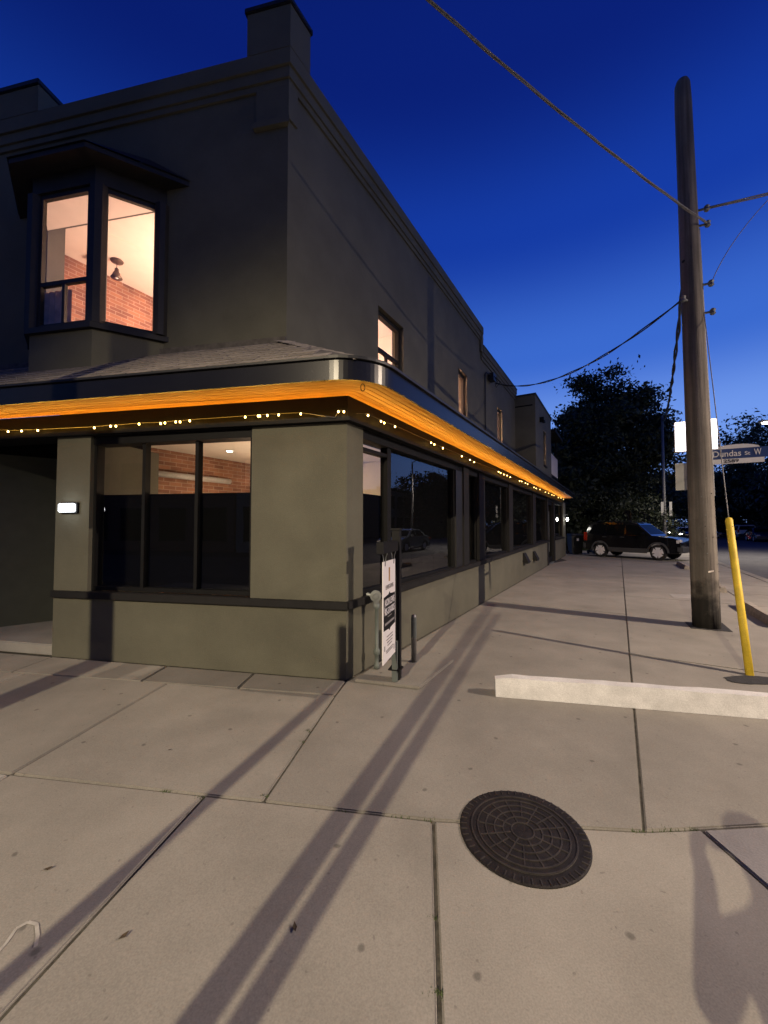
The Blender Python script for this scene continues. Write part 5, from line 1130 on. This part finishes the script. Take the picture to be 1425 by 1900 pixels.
for t, w_, H, rx, lab in ((72, 18.5, 17.5, 7.5, 'tall spreading dark tree behind the blue street sign'), (62, 20, 9.5, 4.6, 'dark tree at the right edge below the street sign'), (52, 19.5, 9.5, 4.2, 'dark tree across the street behind the white car'), (57, 19, 9.0, 4.2, 'far dark tree across the street beside the utility pole'), (68, 17.5, 9.5, 4.5, 'far dark tree closing the view of the side street'), (82, 10, 10.5, 6, 'farthest dark tree at the end of the side street'), (24, 21.5, 9, 3.6, 'tree across the side street seen only in window reflections'), (80, 1, 9.5, 5, 'far dark tree left of the lamp post'), (12, 21, 9.5, 4.2, 'tree farther down the side street seen only in window reflections')):
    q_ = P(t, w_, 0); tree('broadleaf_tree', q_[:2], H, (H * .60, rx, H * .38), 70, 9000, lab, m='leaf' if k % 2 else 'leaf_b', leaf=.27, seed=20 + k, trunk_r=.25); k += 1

# ------------------------------------------------------------------ buildings across both streets (seen directly between trees or in the windows)
def row_building(F, t0, t1, o0, dep, H, m, label, sgn, lit=()):
    """a street building whose front stands at offset o0 of frame F and reaches dep further out"""
    c_ = F((t0 + t1) / 2, o0, -.14); o = thing('street_building', c_, label, 'building', 'buildings across the street')
    mb = MB(); mb.fr(F, t0, t1, o0, o0 + sgn * dep, -.14, H); mb.build('walls', m, o)
    mb = MB(); mb.fr(F, t0 - .1, t1 + .1, o0 - sgn * .15, o0 + sgn * .2, H + .002, H + .35); mb.build('cornice', 'dark_frame', o)
    n = max(2, int((t1 - t0) / 2.4)); k = 0
    for fl, (za, zb_) in enumerate(((.6, 2.6), (4.0, 5.6), (7.0, 8.5))):
        if zb_ > H - .4: continue
        for j in range(n):
            a = t0 + (t1 - t0) * (j + .2) / n; b = t0 + (t1 - t0) * (j + .8) / n
            mb = MB(); mb.fr(F, a - .08, b + .08, o0 - sgn * .05, o0 - sgn * .002, za - .08, zb_ + .08); w_ = mb.build('window', 'grey_frame', o)
            mb = MB(); mb.fr(F, a, b, o0 - sgn * .062, o0 - sgn * .052, za, zb_); mb.build('pane', 'window_lit' if (fl, j) in lit else 'car_glass', w_)
    return o
mat('brick_far', (.16, .075, .05), .9, var=.25, scale=8, bump=.3, bscale=30)
mat('render_far', (.22, .2, .17), .9, var=.1, scale=3)
mat('window_lit', (.8, .6, .4), .5, emit=(1, .6, .3), estr=.5)
tt = -26.0
for k, (wd_, H, m, lab, lit) in enumerate(((10, 7.2, 'brick_far', 'brick building across the front street, far right of the viewer', ()), (9, 8.0, 'render_far', 'pale rendered building across the front street behind the viewer on the right', ((1, 1),)), (11, 9.6, 'brick_far', 'three-storey brick building across the front street straight behind the viewer', ((2, 2), (1, 0))), (9, 7.4, 'render_far', 'pale rendered building across the front street behind the viewer on the left', ((1, 2),)), (12, 9.2, 'brick_far', 'three-storey brick building across the front street farther left', ()), (12, 7.5, 'brick_far', 'low brick building at the far left of the front street', ()))):
    row_building(Q, tt, tt + wd_ - .15, 18.5, 10, H, m, lab, 1, lit); tt += wd_
for k, (t0, t1, H, m, lab, lit) in enumerate(((-8, 3, 7.0, 'brick_far', 'brick house across the side street outside the right edge', ((1, 1),)), (8, 18, 6.6, 'render_far', 'pale house across the side street outside the right edge', ()), (24, 36, 6.8, 'brick_far', 'dark brick house across the street behind the trees at right', ((0, 1),)), (42, 54, 6.4, 'render_far', 'pale house far along the side street behind the trees', ()), (60, 76, 7.0, 'brick_far', 'farthest brick house along the side street', ((0, 2),)))):
    row_building(P, t0, t1, 25, 9, H, m, lab, 1, lit)
# neighbour behind the car, closing the view past the building end
row_building(lambda t, o_, z: P(o_, t, z), -8, 5.0, 46, 8, 5.2, 'brick_far', 'low dark building behind the big tree', 1)
for k, (t, w_, H, rx, lab) in enumerate(((27, -2.5, 8, 3.4, 'dark tree hidden behind the rear of the building'), (42, 1.5, 8.5, 3.6, 'dense dark tree between the big tree and the lamp post'), (52, 8.0-2.5, 8, 3.6, 'dense tree at the far kerb beyond the lamp post'), (88, 20, 13, 6.5, 'rear dark tree beyond the street sign'), (51, 23, 9.5, 4.4, 'rear dark tree across the street'), (74, 14.5, 10, 5, 'dark tree overhanging the far end of the street'), (95, 12, 12, 7, 'last dark tree at the end of the street'))):
    q_ = P(t, w_, 0); tree('broadleaf_tree', q_[:2], H, (H * .55, rx, H * .43), 70, 8000, lab, m='leaf' if k % 2 else 'leaf_b', leaf=.27, seed=50 + k, trunk_r=.25)

# dense hedges and shrubs closing the gaps under the far trees
def hedge(p, rx, ry, h, label, seed, ang=0):
    g_ = np.random.default_rng(seed); o = thing('shrub', (p[0], p[1], -.16), label, 'shrub', 'shrubs along the far side'); n = 5000
    d = g_.normal(0, 1, (n, 3)); d /= np.linalg.norm(d, axis=1)[:, None]; d[:, 2] = np.abs(d[:, 2]); rad = (g_.random(n) ** .3)[:, None]
    pos = d * rad * np.array([rx, ry, h]) * (1 + .12 * np.sin(7 * d[:, :1] + seed)); ca, sa = math.cos(ang), math.sin(ang)
    pos = np.stack([pos[:, 0] * ca - pos[:, 1] * sa, pos[:, 0] * sa + pos[:, 1] * ca, pos[:, 2]], 1)
    a = g_.normal(0, 1, (n, 3)); a /= np.linalg.norm(a, axis=1)[:, None]; b = np.cross(a, g_.normal(0, 1, (n, 3))); b /= np.linalg.norm(b, axis=1)[:, None]; s_ = (.2 * g_.uniform(.6, 1.3, n))[:, None]
    mb = MB(); V = np.stack([pos - a * s_, pos + b * s_ * .5, pos + a * s_, pos - b * s_ * .5], 1).reshape(-1, 3)
    me = bpy.data.meshes.new('foliage'); me.from_pydata(V.tolist(), [], np.arange(4 * n).reshape(-1, 4).tolist()); me.materials.append(M['leaf'])
    c = bpy.data.objects.new('foliage', me); COL.objects.link(c); c.parent = o
    mb.tube([(p[0], p[1], -.16), (p[0] + .05, p[1], h * .6)], [.12, .05], 8); mb.build('stem', 'bark', o)
sa_ = math.atan2(SD[1], SD[0])
for k, (t, w_, rx, ry, h, lab) in enumerate(((44, 18.6, 5, 1.2, 2.6, 'dark shrub across the street behind the parked dark car'), (54, 18.6, 5, 1.2, 2.8, 'dark shrub across the street farther on'), (64, 18.4, 5.5, 1.4, 3.2, 'dark shrub across the street near its end'), (78, 17.5, 6, 2, 3.6, 'wide dark shrub at the far right end of the street'), (97, 10, 3, 7, 4.0, 'broad dark shrub closing the end of the street'), (62, 3.5, 8, 2.2, 3.6, 'long dark shrub on the near side beyond the lamp post'), (45, 1.6, 5, 1.8, 3.2, 'dark shrub beyond the car and before the lamp post'), (25.5, -1.5, 2, 2.4, 2.6, 'dark shrub behind the bins'))):
    hedge(P(t, w_, 0)[:2], rx, ry, h, lab, 200 + k, sa_)

# the photographer: stands beside the camera, only the shadow falls into view
def person(x, y, face):
    pts = {'pelvis': (0, 0, .95, .13), 'waist': (0, .01, 1.12, .125), 'chest': (0, .0, 1.34, .15), 'neck': (0, .02, 1.50, .055), 'jaw': (0, .05, 1.58, .07), 'head': (0, .04, 1.67, .10), 'crown': (0, .02, 1.76, .07),
           'lsh': (-.19, 0, 1.42, .062), 'lel': (-.24, .12, 1.2, .045), 'lwr': (-.10, .26, 1.42, .032), 'rsh': (.19, 0, 1.42, .062), 'rel': (.24, .12, 1.2, .045), 'rwr': (.08, .27, 1.42, .032),
           'lhp': (-.10, 0, .88, .1), 'lkn': (-.12, .03, .50, .065), 'lan': (-.12, -.02, .09, .045), 'lto': (-.13, .17, .04, .04), 'rhp': (.10, 0, .88, .1), 'rkn': (.12, .03, .50, .065), 'ran': (.12, -.02, .09, .045), 'rto': (.13, .17, .04, .04)}
    ed_ = [('pelvis', 'waist'), ('waist', 'chest'), ('chest', 'neck'), ('neck', 'jaw'), ('jaw', 'head'), ('head', 'crown'), ('chest', 'lsh'), ('lsh', 'lel'), ('lel', 'lwr'), ('chest', 'rsh'), ('rsh', 'rel'), ('rel', 'rwr'), ('pelvis', 'lhp'), ('lhp', 'lkn'), ('lkn', 'lan'), ('lan', 'lto'), ('pelvis', 'rhp'), ('rhp', 'rkn'), ('rkn', 'ran'), ('ran', 'rto')]
    for sd, sx in (('l', 1), ('r', -1)):       # palm and five fingers
        wx, wy, wz, _ = pts[sd + 'wr']; pts[sd + 'pa'] = (wx + sx * .02, wy + .07, wz + .03, .026); ed_.append((sd + 'wr', sd + 'pa'))
        for f in range(5):
            l = (.05, .07, .075, .07, .055)[f]; dz = (.05, .025, .005, -.012, -.03)[f]; k1_, k2_ = f'{sd}f{f}a', f'{sd}f{f}b'
            pts[k1_] = (wx + sx * .035, wy + .10 + (0 if f else -.03), wz + .03 + dz, .009); pts[k2_] = (wx + sx * (.035 + l * .8), wy + .11 + (0 if f else -.03), wz + .035 + dz, .008); ed_ += [(sd + 'pa', k1_), (k1_, k2_)]
    names = list(pts); me = bpy.data.meshes.new('person'); me.from_pydata([pts[n][:3] for n in names], [(names.index(a), names.index(b)) for a, b in ed_], [])
    o = bpy.data.objects.new('person', me); COL.objects.link(o); md = o.modifiers.new('skin', 'SKIN'); 
    for i, n in enumerate(names): me.skin_vertices[0].data[i].radius = (pts[n][3], pts[n][3])
    me.skin_vertices[0].data[0].use_root = True; o.modifiers.new('sub', 'SUBSURF').levels = 1; me.materials.append(M['bin']); o.location = (x, y, 0); o.rotation_euler = (0, 0, face)
    return tag(o, 'person in dark clothes standing with both hands raised, seen only as a shadow', 'person')
person(.32, -.50, -.1)
